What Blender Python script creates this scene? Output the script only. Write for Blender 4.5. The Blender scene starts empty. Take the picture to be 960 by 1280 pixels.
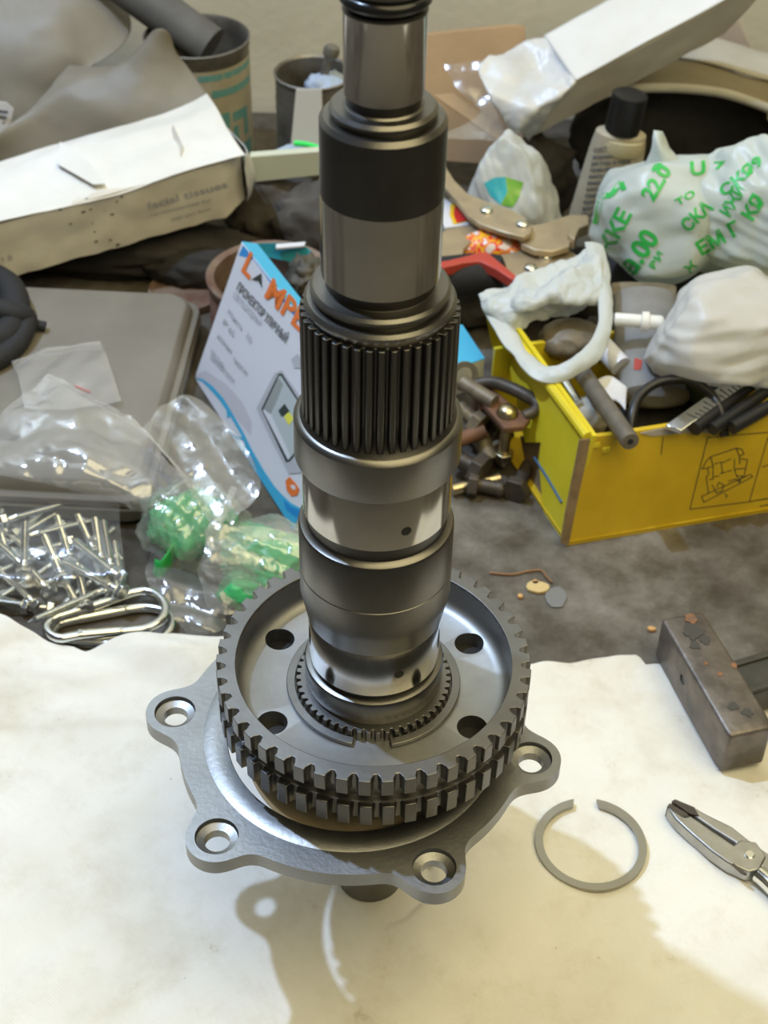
import bpy, bmesh, math, random
from mathutils import Vector, Matrix, noise
from mathutils.bvhtree import BVHTree
V = Vector; PI = math.pi; R = math.radians
random.seed(7)
S = bpy.context.scene; COL = S.collection

# ------------------------------------------------------------------ camera, world, light, exposure
F = 1900.0; PITCH = R(41.23); ROLL = R(1.27); CAM = V((.0029, -.438, .62))
cd = bpy.data.cameras.new('camera'); cam = bpy.data.objects.new('camera', cd); COL.objects.link(cam)
cd.sensor_fit = 'HORIZONTAL'; cd.sensor_width = 36; cd.lens = F/960*36; cd.clip_start = .01; cd.clip_end = 50
cam.matrix_world = Matrix.Translation(CAM) @ Matrix.Rotation(PI/2-PITCH, 4, 'X') @ Matrix.Rotation(ROLL, 4, 'Z')
cd.dof.use_dof = True; cd.dof.focus_distance = .62; cd.dof.aperture_fstop = 24
S.camera = cam
S.view_settings.view_transform = 'Standard'; S.view_settings.look = 'None'
S.view_settings.gamma = 1; S.view_settings.use_curve_mapping = False
S.view_settings.exposure = 0.0
S.cycles.transparent_max_bounces = 32; S.cycles.max_bounces = 10
S.cycles.sample_clamp_indirect = 4
W = bpy.data.worlds.new('world'); S.world = W; W.use_nodes = True
W.node_tree.nodes['Background'].inputs[0].default_value = (.80, .76, .66, 1)
W.node_tree.nodes['Background'].inputs[1].default_value = .10

def lamp(name, kind, loc, target, power, color, size):
    d = bpy.data.lights.new(name, kind); d.energy = power; d.color = color
    if kind == 'AREA': d.shape = 'DISK'; d.size = size
    else: d.shadow_soft_size = size
    o = bpy.data.objects.new(name, d); COL.objects.link(o); o.location = loc
    o.rotation_euler = (V(target)-V(loc)).to_track_quat('-Z', 'Y').to_euler()
    return o
lamp('work_lamp', 'POINT', (-.63, .36, 1.62), (0, 0, 0), 80, (.52, .69, 1.0), .022)
lamp('ceiling_lamp', 'AREA', (.62, -.50, 2.0), (0, .1, 0), 39, (1, .86, .49), 2.2)

# ------------------------------------------------------------------ helpers
def ray(px, py):
    x = (px-480)/F; y = (640-py)/F; c, s = math.cos(ROLL), math.sin(ROLL); x, y = c*x-s*y, s*x+c*y
    return V((x, math.cos(PITCH)+y*math.sin(PITCH), -math.sin(PITCH)+y*math.cos(PITCH)))
def at(px, py, z=0.):                      # a picture position as a real point at height z above the bench
    d = ray(px, py); return CAM+d*((z-CAM.z)/d.z)
def atY(px, py, y):                        # ... or at distance y along the bench
    d = ray(px, py); return CAM+d*((y-CAM.y)/d.y)
def on(px, py, o, n):                      # ... or on a plane
    d = ray(px, py); return CAM+d*((o-CAM).dot(n)/d.dot(n))

def tag(o, label, cat, group=None, kind=None):
    o['label'] = label; o['category'] = cat
    if group: o['group'] = group
    if kind: o['kind'] = kind
    return o
def thing(name, loc, label, cat, group=None):
    o = bpy.data.objects.new(name, None); COL.objects.link(o); o.location = loc; o.empty_display_size = .01
    return tag(o, label, cat, group)
def obj(name, verts, faces, mat, parent=None, smooth=True, sharp=32, bevel=0, label=None, local=False):
    verts = [V(v) for v in verts]
    if local: off = V((0, 0, 0))
    elif parent is None:
        lo = V([min(v[i] for v in verts) for i in range(3)]); hi = V([max(v[i] for v in verts) for i in range(3)])
        off = V(((lo.x+hi.x)/2, (lo.y+hi.y)/2, lo.z))
    else:
        off = parent.location.copy(); q = parent.parent
        while q: off += q.location; q = q.parent
    me = bpy.data.meshes.new(name); me.from_pydata([v-off for v in verts], [], faces); me.update()
    bm = bmesh.new(); bm.from_mesh(me); bmesh.ops.recalc_face_normals(bm, faces=bm.faces); bm.to_mesh(me); bm.free()
    if smooth:
        me.shade_smooth()
        if sharp: me.set_sharp_from_angle(angle=R(sharp))
    me.materials.append(mat)
    o = bpy.data.objects.new(name, me); COL.objects.link(o)
    if parent: o.parent = parent
    else: o.location = off
    if bevel:
        m = o.modifiers.new('bevel', 'BEVEL'); m.width = bevel; m.segments = 2; m.limit_method = 'ANGLE'; m.angle_limit = R(40)
    if label: o['label'] = label
    return o
class MB:                                  # collects shapes, builds them as one mesh
    def __init__(s): s.v = []; s.f = []
    def add(s, v, f):
        n = len(s.v); s.v += [V(p) for p in v]; s.f += [tuple(i+n for i in q) for q in f]; return s
    def build(s, name, mat, parent=None, **k): return obj(name, s.v, s.f, mat, parent, **k)

def frame(d):
    d = V(d).normalized(); a = V((0, 0, 1)) if abs(d.z) < .9 else V((1, 0, 0))
    x = a.cross(d).normalized(); return x, d.cross(x), d
def lathe_vf(prof, seg=64, o=(0, 0, 0), axis=(0, 0, 1), closed=False):
    o = V(o); x, y, z = frame(axis) if tuple(axis) != (0, 0, 1) else (V((1, 0, 0)), V((0, 1, 0)), V((0, 0, 1)))
    v = []; f = []; n = len(prof)
    for r, h in prof:
        for k in range(seg):
            a = 2*PI*k/seg; v.append(o+x*(r*math.cos(a))+y*(r*math.sin(a))+z*h)
    for i in range(n if closed else n-1):
        j = (i+1) % n
        for k in range(seg):
            l = (k+1) % seg; f.append((i*seg+k, i*seg+l, j*seg+l, j*seg+k))
    if not closed:
        f.append(tuple(range(seg))[::-1]); f.append(tuple(range((n-1)*seg, n*seg)))
    return v, f
def lathe(name, prof, mat, parent=None, seg=64, o=(0, 0, 0), axis=(0, 0, 1), closed=False, **k):
    return obj(name, *lathe_vf(prof, seg, o, axis, closed), mat, parent, **k)
def tube_vf(path, r, seg=12, closed=False):
    path = [V(p) for p in path]; n = len(path); v = []; f = []; up = None
    for i, p in enumerate(path):
        if closed: t = path[(i+1) % n]-path[i-1]
        else: t = path[min(i+1, n-1)]-path[max(i-1, 0)]
        t.normalize()
        if up is None: up = V((0, 0, 1)) if abs(t.z) < .9 else V((1, 0, 0))
        x = up.cross(t).normalized(); y = t.cross(x); up = y
        rr = r[i] if isinstance(r, (list, tuple)) else r
        for k in range(seg):
            a = 2*PI*k/seg; v.append(p+x*(rr*math.cos(a))+y*(rr*math.sin(a)))
    for i in range(n if closed else n-1):
        j = (i+1) % n
        for k in range(seg): l = (k+1) % seg; f.append((i*seg+k, i*seg+l, j*seg+l, j*seg+k))
    if not closed: f.append(tuple(range(seg))[::-1]); f.append(tuple(range((n-1)*seg, n*seg)))
    return v, f
def spline(pts, n=8, closed=False):
    pts = [V(p) for p in pts]; m = len(pts); out = []
    for i in range(m if closed else m-1):
        g = lambda k: pts[k % m] if closed else pts[max(0, min(m-1, k))]
        a, b, c, d = g(i-1), g(i), g(i+1), g(i+2)
        for k in range(n):
            t = k/n; out.append(.5*((2*b)+(c-a)*t+(2*a-5*b+4*c-d)*t*t+(3*b-a-3*c+d)*t**3))
    if not closed: out.append(pts[-1])
    return out
def box_vf(o, ax, ay, az):
    o, ax, ay, az = V(o), V(ax), V(ay), V(az)
    v = [o+ax*i+ay*j+az*k for k in (0, 1) for j in (0, 1) for i in (0, 1)]
    return v, [(0, 1, 3, 2), (4, 5, 7, 6), (0, 1, 5, 4), (2, 3, 7, 6), (0, 2, 6, 4), (1, 3, 7, 5)]
def prism_vf(poly, ext):                   # polygon (3d points) extruded by a vector
    n = len(poly); e = V(ext); v = [V(p) for p in poly]+[V(p)+e for p in poly]
    return v, [tuple(range(n))[::-1], tuple(range(n, 2*n))]+[(i, (i+1) % n, (i+1) % n+n, i+n) for i in range(n)]
def ring_prism_vf(outer, inner, z0, z1):   # outer and inner loops of equal count (x, y)
    n = len(outer); v = []
    for z in (z0, z1):
        for lp in (outer, inner): v += [V((p[0], p[1], z)) for p in lp]
    f = []
    for i in range(n):
        j = (i+1) % n
        f += [(i, j, n+j, n+i), (2*n+i, 2*n+j, 3*n+j, 3*n+i), (i, j, 2*n+j, 2*n+i), (n+i, n+j, 3*n+j, 3*n+i)]
    return v, f
def gear_loops(N, shape, r_in, phase=0):   # shape: (fraction of a tooth pitch, radius)
    out = []; inn = []
    for k in range(N):
        for fr, r in shape:
            a = 2*PI*(k+fr)/N+phase; out.append((r*math.cos(a), r*math.sin(a))); inn.append((r_in*math.cos(a), r_in*math.sin(a)))
    return out, inn
def cut(o, *vfs):                          # boolean difference, baked
    bpy.context.view_layer.update()
    tmp = []
    for v, f in vfs:
        c = obj('cutter', v, f, o.data.materials[0]); tmp.append(c)
        m = o.modifiers.new('b', 'BOOLEAN'); m.object = c; m.operation = 'DIFFERENCE'; m.solver = 'EXACT'
    bpy.context.view_layer.update()
    dg = bpy.context.evaluated_depsgraph_get()
    me = bpy.data.meshes.new_from_object(o.evaluated_get(dg)); o.modifiers.clear(); o.data = me
    me.shade_smooth(); me.set_sharp_from_angle(angle=R(32))
    for c in tmp: bpy.data.objects.remove(c, do_unlink=True)
def ridge(p, seed=0):
    q = V((p[0]+seed*7.1, p[1]-seed*3.7, p[2]+seed*1.3))
    a = 1-abs(noise.noise(q)); b = 1-abs(noise.noise(q*2.13+V((5, 1, 2)))); d = noise.voronoi(q*1.2)[0]
    return .45*a*a+.25*b*b+.55*(d[1]-d[0])-.62
def crease(p, seed=0):                     # straight fold lines, as in creased film
    t = 0; rs = random.Random(seed)
    for w in (.5, .3, .2):
        u = V((rs.uniform(-1, 1), rs.uniform(-1, 1), rs.uniform(-1, 1))).normalized()*rs.uniform(.7, 1.7)
        a = p.dot(u)+.55*noise.noise(p*.45+V((seed, w*9, 0)))+rs.uniform(0, 9); t += w*abs(2*(a-math.floor(a))-1)
    return t-.5
def facets(seed, n=18, lo=.78):
    rs = random.Random(seed); P_ = []
    for k in range(n):
        z = 1-2*(k+.5)/n; a = 2.39996*k+rs.uniform(-.4, .4); r = math.sqrt(1-z*z); P_.append((V((r*math.cos(a), r*math.sin(a), z+rs.uniform(-.2, .2))).normalized(), rs.uniform(lo, 1)))
    return P_
def crumple(name, c, r, mat, parent=None, rot=(0, 0, 0), seed=1, n=18, lo=.78, amp=.09, freq=1.6, sub=6, floor=.0005, shape=None):
    v, f = ico(sub); P_ = facets(seed, n, lo); M = Matrix.LocRotScale(V(c), __import__('mathutils').Euler(rot), V(r)); out = []
    for p in v:
        k = sum((max(0, p.dot(m))/d)**22 for m, d in P_)**(-1/22)
        q = p*min(1.12, k); q *= 1+amp*crease(q*freq, seed)+amp*.45*crease(q*freq*2.6, seed+1)+amp*.25*max(0, ridge(q*freq*2.2, seed))+amp*.5*noise.noise(q*3+V((seed, 0, 0)))
        if shape: q = shape(q)
        q = M @ q; q.z = max(q.z, floor); out.append(q)
    return obj(name, out, f, mat, parent, sharp=0)
def grid_pts(rows, nu, nv):
    a = [spline(r, nu) for r in rows]; cols = [spline([r[i] for r in a], nv) for i in range(len(a[0]))]
    return [[cols[i][j] for i in range(len(cols))] for j in range(len(cols[0]))]
def sheet(name, rows, mat, parent=None, nu=10, nv=10, amp=.003, freq=40, seed=1, thick=0, floor=None, sharp=0, label=None):
    g = grid_pts(rows, nu, nv); H = len(g); Wd = len(g[0]); v = []
    for j in range(H):
        for i in range(Wd):
            p = g[j][i]
            t = g[j][min(i+1, Wd-1)]-g[j][max(i-1, 0)]; u = g[min(j+1, H-1)][i]-g[max(j-1, 0)][i]
            n = t.cross(u); n = n.normalized() if n.length > 1e-12 else V((0, 0, 1))
            q = p+n*(amp*(.9*crease(p*freq*.55, seed)+.35*ridge(p*freq, seed)))
            if floor is not None: q.z = max(q.z, floor)
            v.append(q)
    f = [(j*Wd+i, j*Wd+i+1, (j+1)*Wd+i+1, (j+1)*Wd+i) for j in range(H-1) for i in range(Wd-1)]
    o = obj(name, v, f, mat, parent, sharp=sharp, label=label)
    if thick:
        m = o.modifiers.new('thick', 'SOLIDIFY'); m.thickness = thick; m.offset = 0
    return o
_ico = {}
def ico(sub):
    if sub not in _ico:
        bm = bmesh.new(); bmesh.ops.create_icosphere(bm, subdivisions=sub, radius=1)
        _ico[sub] = ([v.co.copy() for v in bm.verts], [tuple(v.index for v in f.verts) for f in bm.faces]); bm.free()
    return _ico[sub]
def blob(name, c, r, mat, parent=None, rot=(0, 0, 0), amp=.1, freq=2.0, seed=1, sub=5, floor=0.0005, shape=None, sharp=0, label=None):
    v, f = ico(sub); M = Matrix.LocRotScale(V(c), __import__('mathutils').Euler(rot), V(r)); out = []
    for p in v:
        q = p*(1+amp*2*ridge(p*freq, seed))
        if shape: q = shape(q)
        q = M @ q; q.z = max(q.z, floor); out.append(q)
    return obj(name, out, f, mat, parent, sharp=sharp, label=label)

# ------------------------------------------------------------------ materials
MT = {}
def mat(name, col, rough=.5, metal=0., col2=None, scale=60., lo=.35, hi=.65, bump=0., bscale=300., spec=.5, film=None, stretch=None, detail=5, rvar=0., sss=0):
    m = bpy.data.materials.new(name); m.use_nodes = True; nt = m.node_tree; N = nt.nodes; L = nt.links
    b = N['Principled BSDF']; b.inputs['Base Color'].default_value = (*col, 1)
    b.inputs['Roughness'].default_value = rough; b.inputs['Metallic'].default_value = metal; b.inputs['Specular IOR Level'].default_value = spec
    tc = N.new('ShaderNodeTexCoord'); vec = tc.outputs['Object']
    if stretch:
        mp = N.new('ShaderNodeMapping'); mp.inputs['Scale'].default_value = stretch; L.new(vec, mp.inputs[0]); vec = mp.outputs[0]
    def nz(s, d=detail):
        n = N.new('ShaderNodeTexNoise'); n.inputs['Scale'].default_value = s; n.inputs['Detail'].default_value = d; n.inputs['Roughness'].default_value = .6
        L.new(vec, n.inputs['Vector']); return n
    if col2:
        n = nz(scale); cr = N.new('ShaderNodeValToRGB'); cr.color_ramp.elements[0].position = lo; cr.color_ramp.elements[1].position = hi
        cr.color_ramp.elements[0].color = (*col, 1); cr.color_ramp.elements[1].color = (*col2, 1)
        L.new(n.outputs[0], cr.inputs[0]); L.new(cr.outputs[0], b.inputs['Base Color'])
    if rvar:
        n = nz(scale*1.7); mr = N.new('ShaderNodeMapRange'); mr.inputs[3].default_value = max(.02, rough-rvar); mr.inputs[4].default_value = rough+rvar
        L.new(n.outputs[0], mr.inputs[0]); L.new(mr.outputs[0], b.inputs['Roughness'])
    if bump:
        n = nz(bscale); bp = N.new('ShaderNodeBump'); bp.inputs['Strength'].default_value = bump; bp.inputs['Distance'].default_value = .001
        L.new(n.outputs[0], bp.inputs['Height']); L.new(bp.outputs[0], b.inputs['Normal'])
    if film is not None:
        t = N.new('ShaderNodeBsdfTransparent'); mx = N.new('ShaderNodeMixShader'); mx.inputs[0].default_value = film
        if spec > .6:
            g = N.new('ShaderNodeBsdfGlossy'); g.inputs['Roughness'].default_value = rough; m2 = N.new('ShaderNodeMixShader'); m2.inputs[0].default_value = .5
            L.new(b.outputs[0], m2.inputs[1]); L.new(g.outputs[0], m2.inputs[2])
            if bump: L.new(bp.outputs[0], g.inputs['Normal'])
            b = m2
        L.new(t.outputs[0], mx.inputs[1]); L.new(b.outputs[0], mx.inputs[2]); L.new(mx.outputs[0], N['Material Output'].inputs[0])
    if sss:
        tr = N.new('ShaderNodeBsdfTranslucent'); tr.inputs[0].default_value = (*col, 1); mx = N.new('ShaderNodeMixShader'); mx.inputs[0].default_value = sss
        src = N['Material Output'].inputs[0].links[0].from_socket
        L.new(src, mx.inputs[1]); L.new(tr.outputs[0], mx.inputs[2]); L.new(mx.outputs[0], N['Material Output'].inputs[0])
    MT[name] = m; return m
mat('polished', (.60, .57, .52), .13, 1, col2=(.47, .45, .41), scale=25)
mat('ground', (.20, .192, .175), .34, 1, col2=(.165, .158, .145), scale=40, bump=.05, bscale=300)
mat('oxide', (.115, .11, .10), .40, 1, col2=(.09, .086, .08), scale=40, bump=.06, bscale=500)
mat('gear_steel', (.22, .215, .205), .40, 1, col2=(.18, .175, .168), scale=50, bump=.06, bscale=400)
mat('spline_steel', (.13, .125, .115), .36, 1, bump=.04)
mat('plate_steel', (.33, .33, .325), .40, 1, col2=(.26, .26, .255), scale=22, bump=.12, bscale=420, rvar=.07)
mat('tan_ring', (.62, .50, .32), .55, .1, col2=(.50, .40, .25), scale=60, bump=.1)
mat('hole_shade', (.012, .011, .010), .6)  # black painted in for the shade inside holes
mat('drum_steel_lit', (.36, .36, .355), .46, 1, col2=(.30, .30, .295), scale=50, bump=.06, bscale=400)  # gear steel lightened, lamp light on the web put into the colour
mat('tooth_steel_shaded', (.19, .185, .175), .36, 1, col2=(.155, .15, .145), scale=50, bump=.06, bscale=400)  # gear steel darkened, shade on the teeth put into the colour
mat('rubber', (.012, .012, .013), .22)
mat('zinc', (.78, .80, .80), .20, 1, col2=(.66, .69, .70), scale=120)
mat('chrome', (.80, .80, .76), .13, 1)
mat('ring_steel', (.36, .345, .30), .38, 1, bump=.06)
mat('plier_steel', (.50, .49, .46), .38, 1, col2=(.40, .39, .36), scale=90, bump=.08)
mat('hammer_steel', (.25, .215, .19), .45, .75, col2=(.13, .115, .10), scale=55, bump=.5, bscale=160)
mat('hammer_face', (.25, .215, .19), .5, .6, col2=(.13, .10, .08), scale=70, bump=.35, bscale=160)
mat('rust', (.30, .14, .06), .85, col2=(.17, .10, .06), scale=300)
mat('grime_and_hollow', (.065, .060, .050), .8, bump=.3)
mat('handle_dark', (.035, .035, .028), .5, col2=(.06, .055, .04), scale=80, bump=.2)
mat('tissue_white', (.82, .81, .78), .45, col2=(.74, .72, .66), scale=14, bump=.1, bscale=60)
mat('tissue_shaded', (.74, .70, .61), .45, col2=(.64, .59, .49), scale=18, bump=.1, bscale=70)  # tissue white with warm shade mixed into the colour, for pack sides
mat('silver_film', (.70, .71, .71), .40, .05, col2=(.58, .58, .57), scale=30, bump=.5, bscale=90)
mat('bag_white', (.80, .83, .82), .38, col2=(.72, .76, .75), scale=30, bump=.25, bscale=70, sss=.35)
mat('bag_plain', (.80, .79, .76), .38, bump=.25, bscale=70, sss=.35)
mat('bag_print', (.76, .82, .79), .34, bump=.2, bscale=70, sss=.35)
mat('green_print', (.035, .50, .09), .4)
mat('zip_film', (.86, .86, .86), .14, film=.36, bump=.5, bscale=90, spec=.9)
mat('pouch_film', (.9, .92, .94), .08, film=.10, bump=.6, bscale=110, spec=1.0)
mat('clear_film', (.80, .80, .76), .15, film=.30, bump=.6, bscale=100, spec=.9)
mat('scrap_film', (.80, .79, .77), .12, film=.24, bump=.6, bscale=120, spec=1.0)
mat('dust_film', (.30, .272, .22), .5, film=.84, col2=(.21, .19, .148), scale=9, bump=.15, bscale=50)
mat('dust_film_thin', (.33, .305, .255), .5, film=.76, col2=(.245, .225, .183), scale=9, bump=.15, bscale=50)
mat('zip_red', (.62, .22, .22), .5)
mat('green_plastic', (.03, .42, .12), .35, col2=(.08, .52, .20), scale=60, bump=.3, bscale=90)
mat('green_bright', (.03, .45, .09), .35)
mat('case_grey', (.175, .158, .13), .62, col2=(.215, .197, .163), scale=14, bump=.25, bscale=700)
mat('case_side', (.15, .14, .115), .6)
mat('black_fabric', (.018, .018, .020), .75, bump=.8, bscale=160)
mat('black_rag_filler', (.016, .015, .014), .8, col2=(.04, .035, .03), scale=30, bump=.6, bscale=90)
mat('brown_rag', (.055, .048, .040), .75, col2=(.12, .105, .085), scale=24, bump=.6, bscale=90)
mat('cardboard', (.42, .28, .15), .8, col2=(.35, .23, .12), scale=20, bump=.15)
mat('grey_card', (.40, .38, .34), .75)
mat('tin_metal', (.32, .30, .26), .5, .7, col2=(.20, .18, .15), scale=60, bump=.2)
mat('tin_label', (.52, .48, .38), .6, col2=(.40, .36, .27), scale=30)
mat('tin_teal', (.10, .34, .36), .6, col2=(.22, .40, .38), scale=60)
mat('rust_tin', (.26, .20, .15), .6, .3, col2=(.16, .085, .06), scale=50, bump=.2)
mat('rust_red', (.22, .07, .05), .7, col2=(.30, .20, .15), scale=60)
mat('grey_pipe', (.10, .095, .088), .7, col2=(.13, .125, .115), scale=40, bump=.2)
mat('wall_paint', (.84, .80, .655), .85, col2=(.73, .69, .55), scale=6, bump=.7, bscale=60)
mat('box_white', (.72, .73, .79), .35)
mat('print_grey', (.50, .50, .55), .4)
mat('print_lilac', (.60, .58, .64), .4)
mat('print_text', (.13, .14, .16), .4)
mat('print_faint', (.40, .41, .45), .4)
mat('print_orange', (.85, .20, .04), .4)
mat('print_blue', (.02, .27, .66), .35)
mat('print_cyan', (.06, .45, .72), .35)
mat('print_pale', (.50, .68, .80), .35)
mat('print_steel', (.33, .36, .36), .35)
mat('print_dark', (.035, .05, .05), .35)
mat('print_glass', (.50, .56, .58), .3)
mat('print_yellow', (.85, .80, .10), .4)
mat('yellow_card', (.68, .47, .02), .42, col2=(.58, .39, .015), scale=25, bump=.06)
mat('yellow_lit', (.76, .63, .03), .42, col2=(.70, .56, .02), scale=30)  # yellow card with lamp light mixed into the colour
mat('card_raw', (.30, .21, .12), .85, col2=(.20, .14, .08), scale=120, bump=.3)
mat('ink', (.05, .05, .035), .6)
mat('rod_steel', (.23, .205, .17), .55, .5, col2=(.17, .15, .12), scale=90, bump=.2)
mat('white_plastic', (.82, .81, .76), .35)
mat('black_plastic', (.016, .016, .017), .35)
mat('tube_grey', (.27, .265, .26), .4, col2=(.20, .195, .19), scale=30)
mat('green_dark', (.035, .075, .05), .45, col2=(.06, .10, .07), scale=40)
mat('tan_plate', (.56, .46, .30), .42, .55, col2=(.46, .37, .25), scale=60, bump=.06)
mat('red_grip', (.48, .06, .04), .45)
mat('sweet_red', (.70, .03, .03), .35); mat('sweet_yellow', (.85, .55, .02), .35)
mat('sticker_blue', (.04, .42, .62), .4, col2=(.06, .50, .50), scale=50)
mat('sticker_green', (.08, .42, .03), .4, col2=(.30, .50, .08), scale=80)
mat('bottle_label', (.47, .43, .33), .6, col2=(.40, .36, .27), scale=40)
mat('bottle_seal', (.52, .47, .31), .55)
mat('cover_pale', (.50, .48, .41), .6, col2=(.42, .40, .34), scale=20)
mat('cover_brown', (.20, .165, .09), .7, col2=(.27, .23, .14), scale=18)
mat('cover_pink', (.42, .35, .29), .7)
mat('ruler_pale', (.60, .62, .48), .5)
mat('neon', (.05, .85, .15), .4)
mat('pale_blue', (.38, .46, .58), .5)
mat('teal_edge', (.03, .30, .40), .25)
mat('leather', (.12, .10, .07), .6, col2=(.035, .04, .04), scale=70, bump=.5)
mat('bracket_rust', (.23, .115, .065), .7, .3, col2=(.15, .08, .05), scale=90, bump=.3)
mat('brass_zinc', (.62, .53, .34), .3, 1, col2=(.45, .38, .25), scale=120)
mat('dark_iron', (.07, .06, .05), .5, .5, col2=(.11, .09, .07), scale=80, bump=.2)
mat('iron_tan', (.25, .21, .15), .55, .4, col2=(.16, .13, .09), scale=80, bump=.2)
mat('copper', (.55, .30, .17), .4, .8)
mat('chip_yellow', (.62, .47, .22), .7); mat('flake_grey', (.19, .19, .19), .6); mat('chip_orange', (.62, .36, .14), .8)
mat('blue_cord', (.04, .12, .25), .5)

def bench_mat():
    m = mat('bench', (.15, .135, .11), .42, bump=.35, bscale=120); nt = m.node_tree; N = nt.nodes; L = nt.links; b = N['Principled BSDF']
    tc = N.new('ShaderNodeTexCoord')
    def nz(s, d=6):
        n = N.new('ShaderNodeTexNoise'); n.inputs['Scale'].default_value = s; n.inputs['Detail'].default_value = d; n.inputs['Roughness'].default_value = .65
        L.new(tc.outputs['Object'], n.inputs['Vector']); return n
    def ramp(n, pts):
        cr = N.new('ShaderNodeValToRGB'); e = cr.color_ramp.elements
        while len(e) < len(pts): e.new(.5)
        for k, (p, c) in enumerate(pts): e[k].position = p; e[k].color = (*c, 1)
        L.new(n.outputs[0], cr.inputs[0]); return cr
    a = ramp(nz(9), [(.3, (.065, .055, .040)), (.5, (.115, .10, .082)), (.68, (.21, .195, .17))])
    c = ramp(nz(38), [(.35, (.45, .42, .36)), (.6, (1, 1, 1)), (.75, (1.25, 1.3, 1.3))])
    mx = N.new('ShaderNodeMix'); mx.data_type = 'RGBA'; mx.blend_type = 'MULTIPLY'; mx.inputs[0].default_value = 1
    L.new(a.outputs[0], mx.inputs[6]); L.new(c.outputs[0], mx.inputs[7]); L.new(mx.outputs[2], b.inputs['Base Color'])
    r = N.new('ShaderNodeMapRange'); r.inputs[3].default_value = .25; r.inputs[4].default_value = .7; L.new(nz(20).outputs[0], r.inputs[0]); L.new(r.outputs[0], b.inputs['Roughness'])
    return m
bench_mat()
def cloth_mat():
    m = mat('cloth', (.80, .78, .72), .9, spec=.1); nt = m.node_tree; N = nt.nodes; L = nt.links; b = N['Principled BSDF']
    tc = N.new('ShaderNodeTexCoord')
    def nz(s, d=6, r=.6):
        n = N.new('ShaderNodeTexNoise'); n.inputs['Scale'].default_value = s; n.inputs['Detail'].default_value = d; n.inputs['Roughness'].default_value = r
        L.new(tc.outputs['Object'], n.inputs['Vector']); return n
    def ramp(n, pts):
        cr = N.new('ShaderNodeValToRGB'); e = cr.color_ramp.elements
        while len(e) < len(pts): e.new(.5)
        for k, (p, c) in enumerate(pts): e[k].position = p; e[k].color = (*c, 1)
        L.new(n.outputs[0], cr.inputs[0]); return cr
    def mul(x, y):
        mx = N.new('ShaderNodeMix'); mx.data_type = 'RGBA'; mx.blend_type = 'MULTIPLY'; mx.inputs[0].default_value = 1
        L.new(x, mx.inputs[6]); L.new(y, mx.inputs[7]); return mx.outputs[2]
    a = ramp(nz(11), [(.30, (.66, .625, .54)), (.46, (.77, .75, .69)), (.62, (.81, .795, .75))])
    s = ramp(nz(26, 8, .75), [(.28, (.64, .60, .51)), (.38, (.94, .925, .90)), (.50, (1, 1, 1))])
    d = ramp(nz(210, 2, .5), [(.17, (.30, .26, .22)), (.22, (1, 1, 1))])
    L.new(mul(mul(a.outputs[0], s.outputs[0]), d.outputs[0]), b.inputs['Base Color'])
    w = N.new('ShaderNodeTexWave'); w.inputs['Scale'].default_value = 330; w.inputs['Distortion'].default_value = 1.2; w.bands_direction = 'DIAGONAL'
    L.new(tc.outputs['Object'], w.inputs['Vector'])
    bp = N.new('ShaderNodeBump'); bp.inputs['Strength'].default_value = .25; bp.inputs['Distance'].default_value = .0004
    L.new(w.outputs[0], bp.inputs['Height']); L.new(bp.outputs[0], b.inputs['Normal'])
    return m
cloth_mat()

# ------------------------------------------------------------------ setting: bench, wall, floor
def structure(o): o['kind'] = 'structure'; return o
structure(obj('workbench_top', *box_vf((-1.2, -.175, -.03), (2.4, 0, 0), (0, .975, 0), (0, 0, .03)), MT['bench'], smooth=False))
structure(obj('wall_back', *box_vf((-2, .80, -.9), (4, 0, 0), (0, .1, 0), (0, 0, 3.0)), MT['wall_paint'], smooth=False))
structure(obj('floor', *box_vf((-2.5, -2.5, -.92), (5, 0, 0), (0, 3.3, 0), (0, 0, .04)), mat('floor_grey', (.36, .335, .29), .7), smooth=False))

# cloth: wrinkled, with a folded layer at the back
edge_px = [(-60, 770), (0, 792), (45, 806), (110, 822), (190, 806), (300, 812), (420, 850), (560, 850), (655, 842), (720, 832), (797, 823), (803, 836), (880, 850), (960, 862), (1040, 868)]
back = [at(*p) for p in edge_px]
def back_y(x):
    if x <= back[0].x: return back[0].y
    for a, b in zip(back, back[1:]):
        if a.x <= x <= b.x: return a.y+(b.y-a.y)*(x-a.x)/max(1e-6, b.x-a.x)
    return back[-1].y
def cloth_h(x, y):
    p = V((x, y, 0)); h = .0016
    h += .0030*crease(p*9, 3)+.0018*crease(p*21, 5)+.0022*noise.noise(p*9)+.0008*noise.noise(p*40)+.0020*max(0, ridge(p*16, 3))
    yb = back_y(x); d = yb-y
    left = max(0, min(1, (-x-.02)/.06))
    h += math.exp(-(d/.035)**2)*((.0050*left+.0012)*(1+1.5*noise.noise(V((x*26, y*40, 2))))+.003*left*crease(V((x*22, y*34, 1)), 8))+.0065*left*math.exp(-(d/.06)**2)*max(0, crease(V((x*13-y*9, y*30+x*6, 1)), 12)+.15)
    fold = at(0, 905).y+.02*x+.004*noise.noise(V((x*20, 0, 4)))
    if x < -.02: h += .0016*left/(1+math.exp(-(y-fold)/.0012))
    f2 = at(700, 880).y+.010*noise.noise(V((x*18, 3, 1)))
    if x > .05: h += .0011/(1+math.exp(-(y-f2)/.0014))
    rr = math.hypot(x, y-0)
    if rr < .03: h = min(h, .0012)
    return max(.0006, h)
nx, ny = 300, 250; v = []
for j in range(ny+1):
    for i in range(nx+1):
        x = -.34+.72*i/nx; yb = back_y(x)+.0035*noise.noise(V((x*60, 1, 7)))+.005*(x < -.03)*noise.noise(V((x*24, 3, 7))); t = j/ny; y = -.160+(yb+.160)*t
        v.append((x, y, cloth_h(x, y)))
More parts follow.
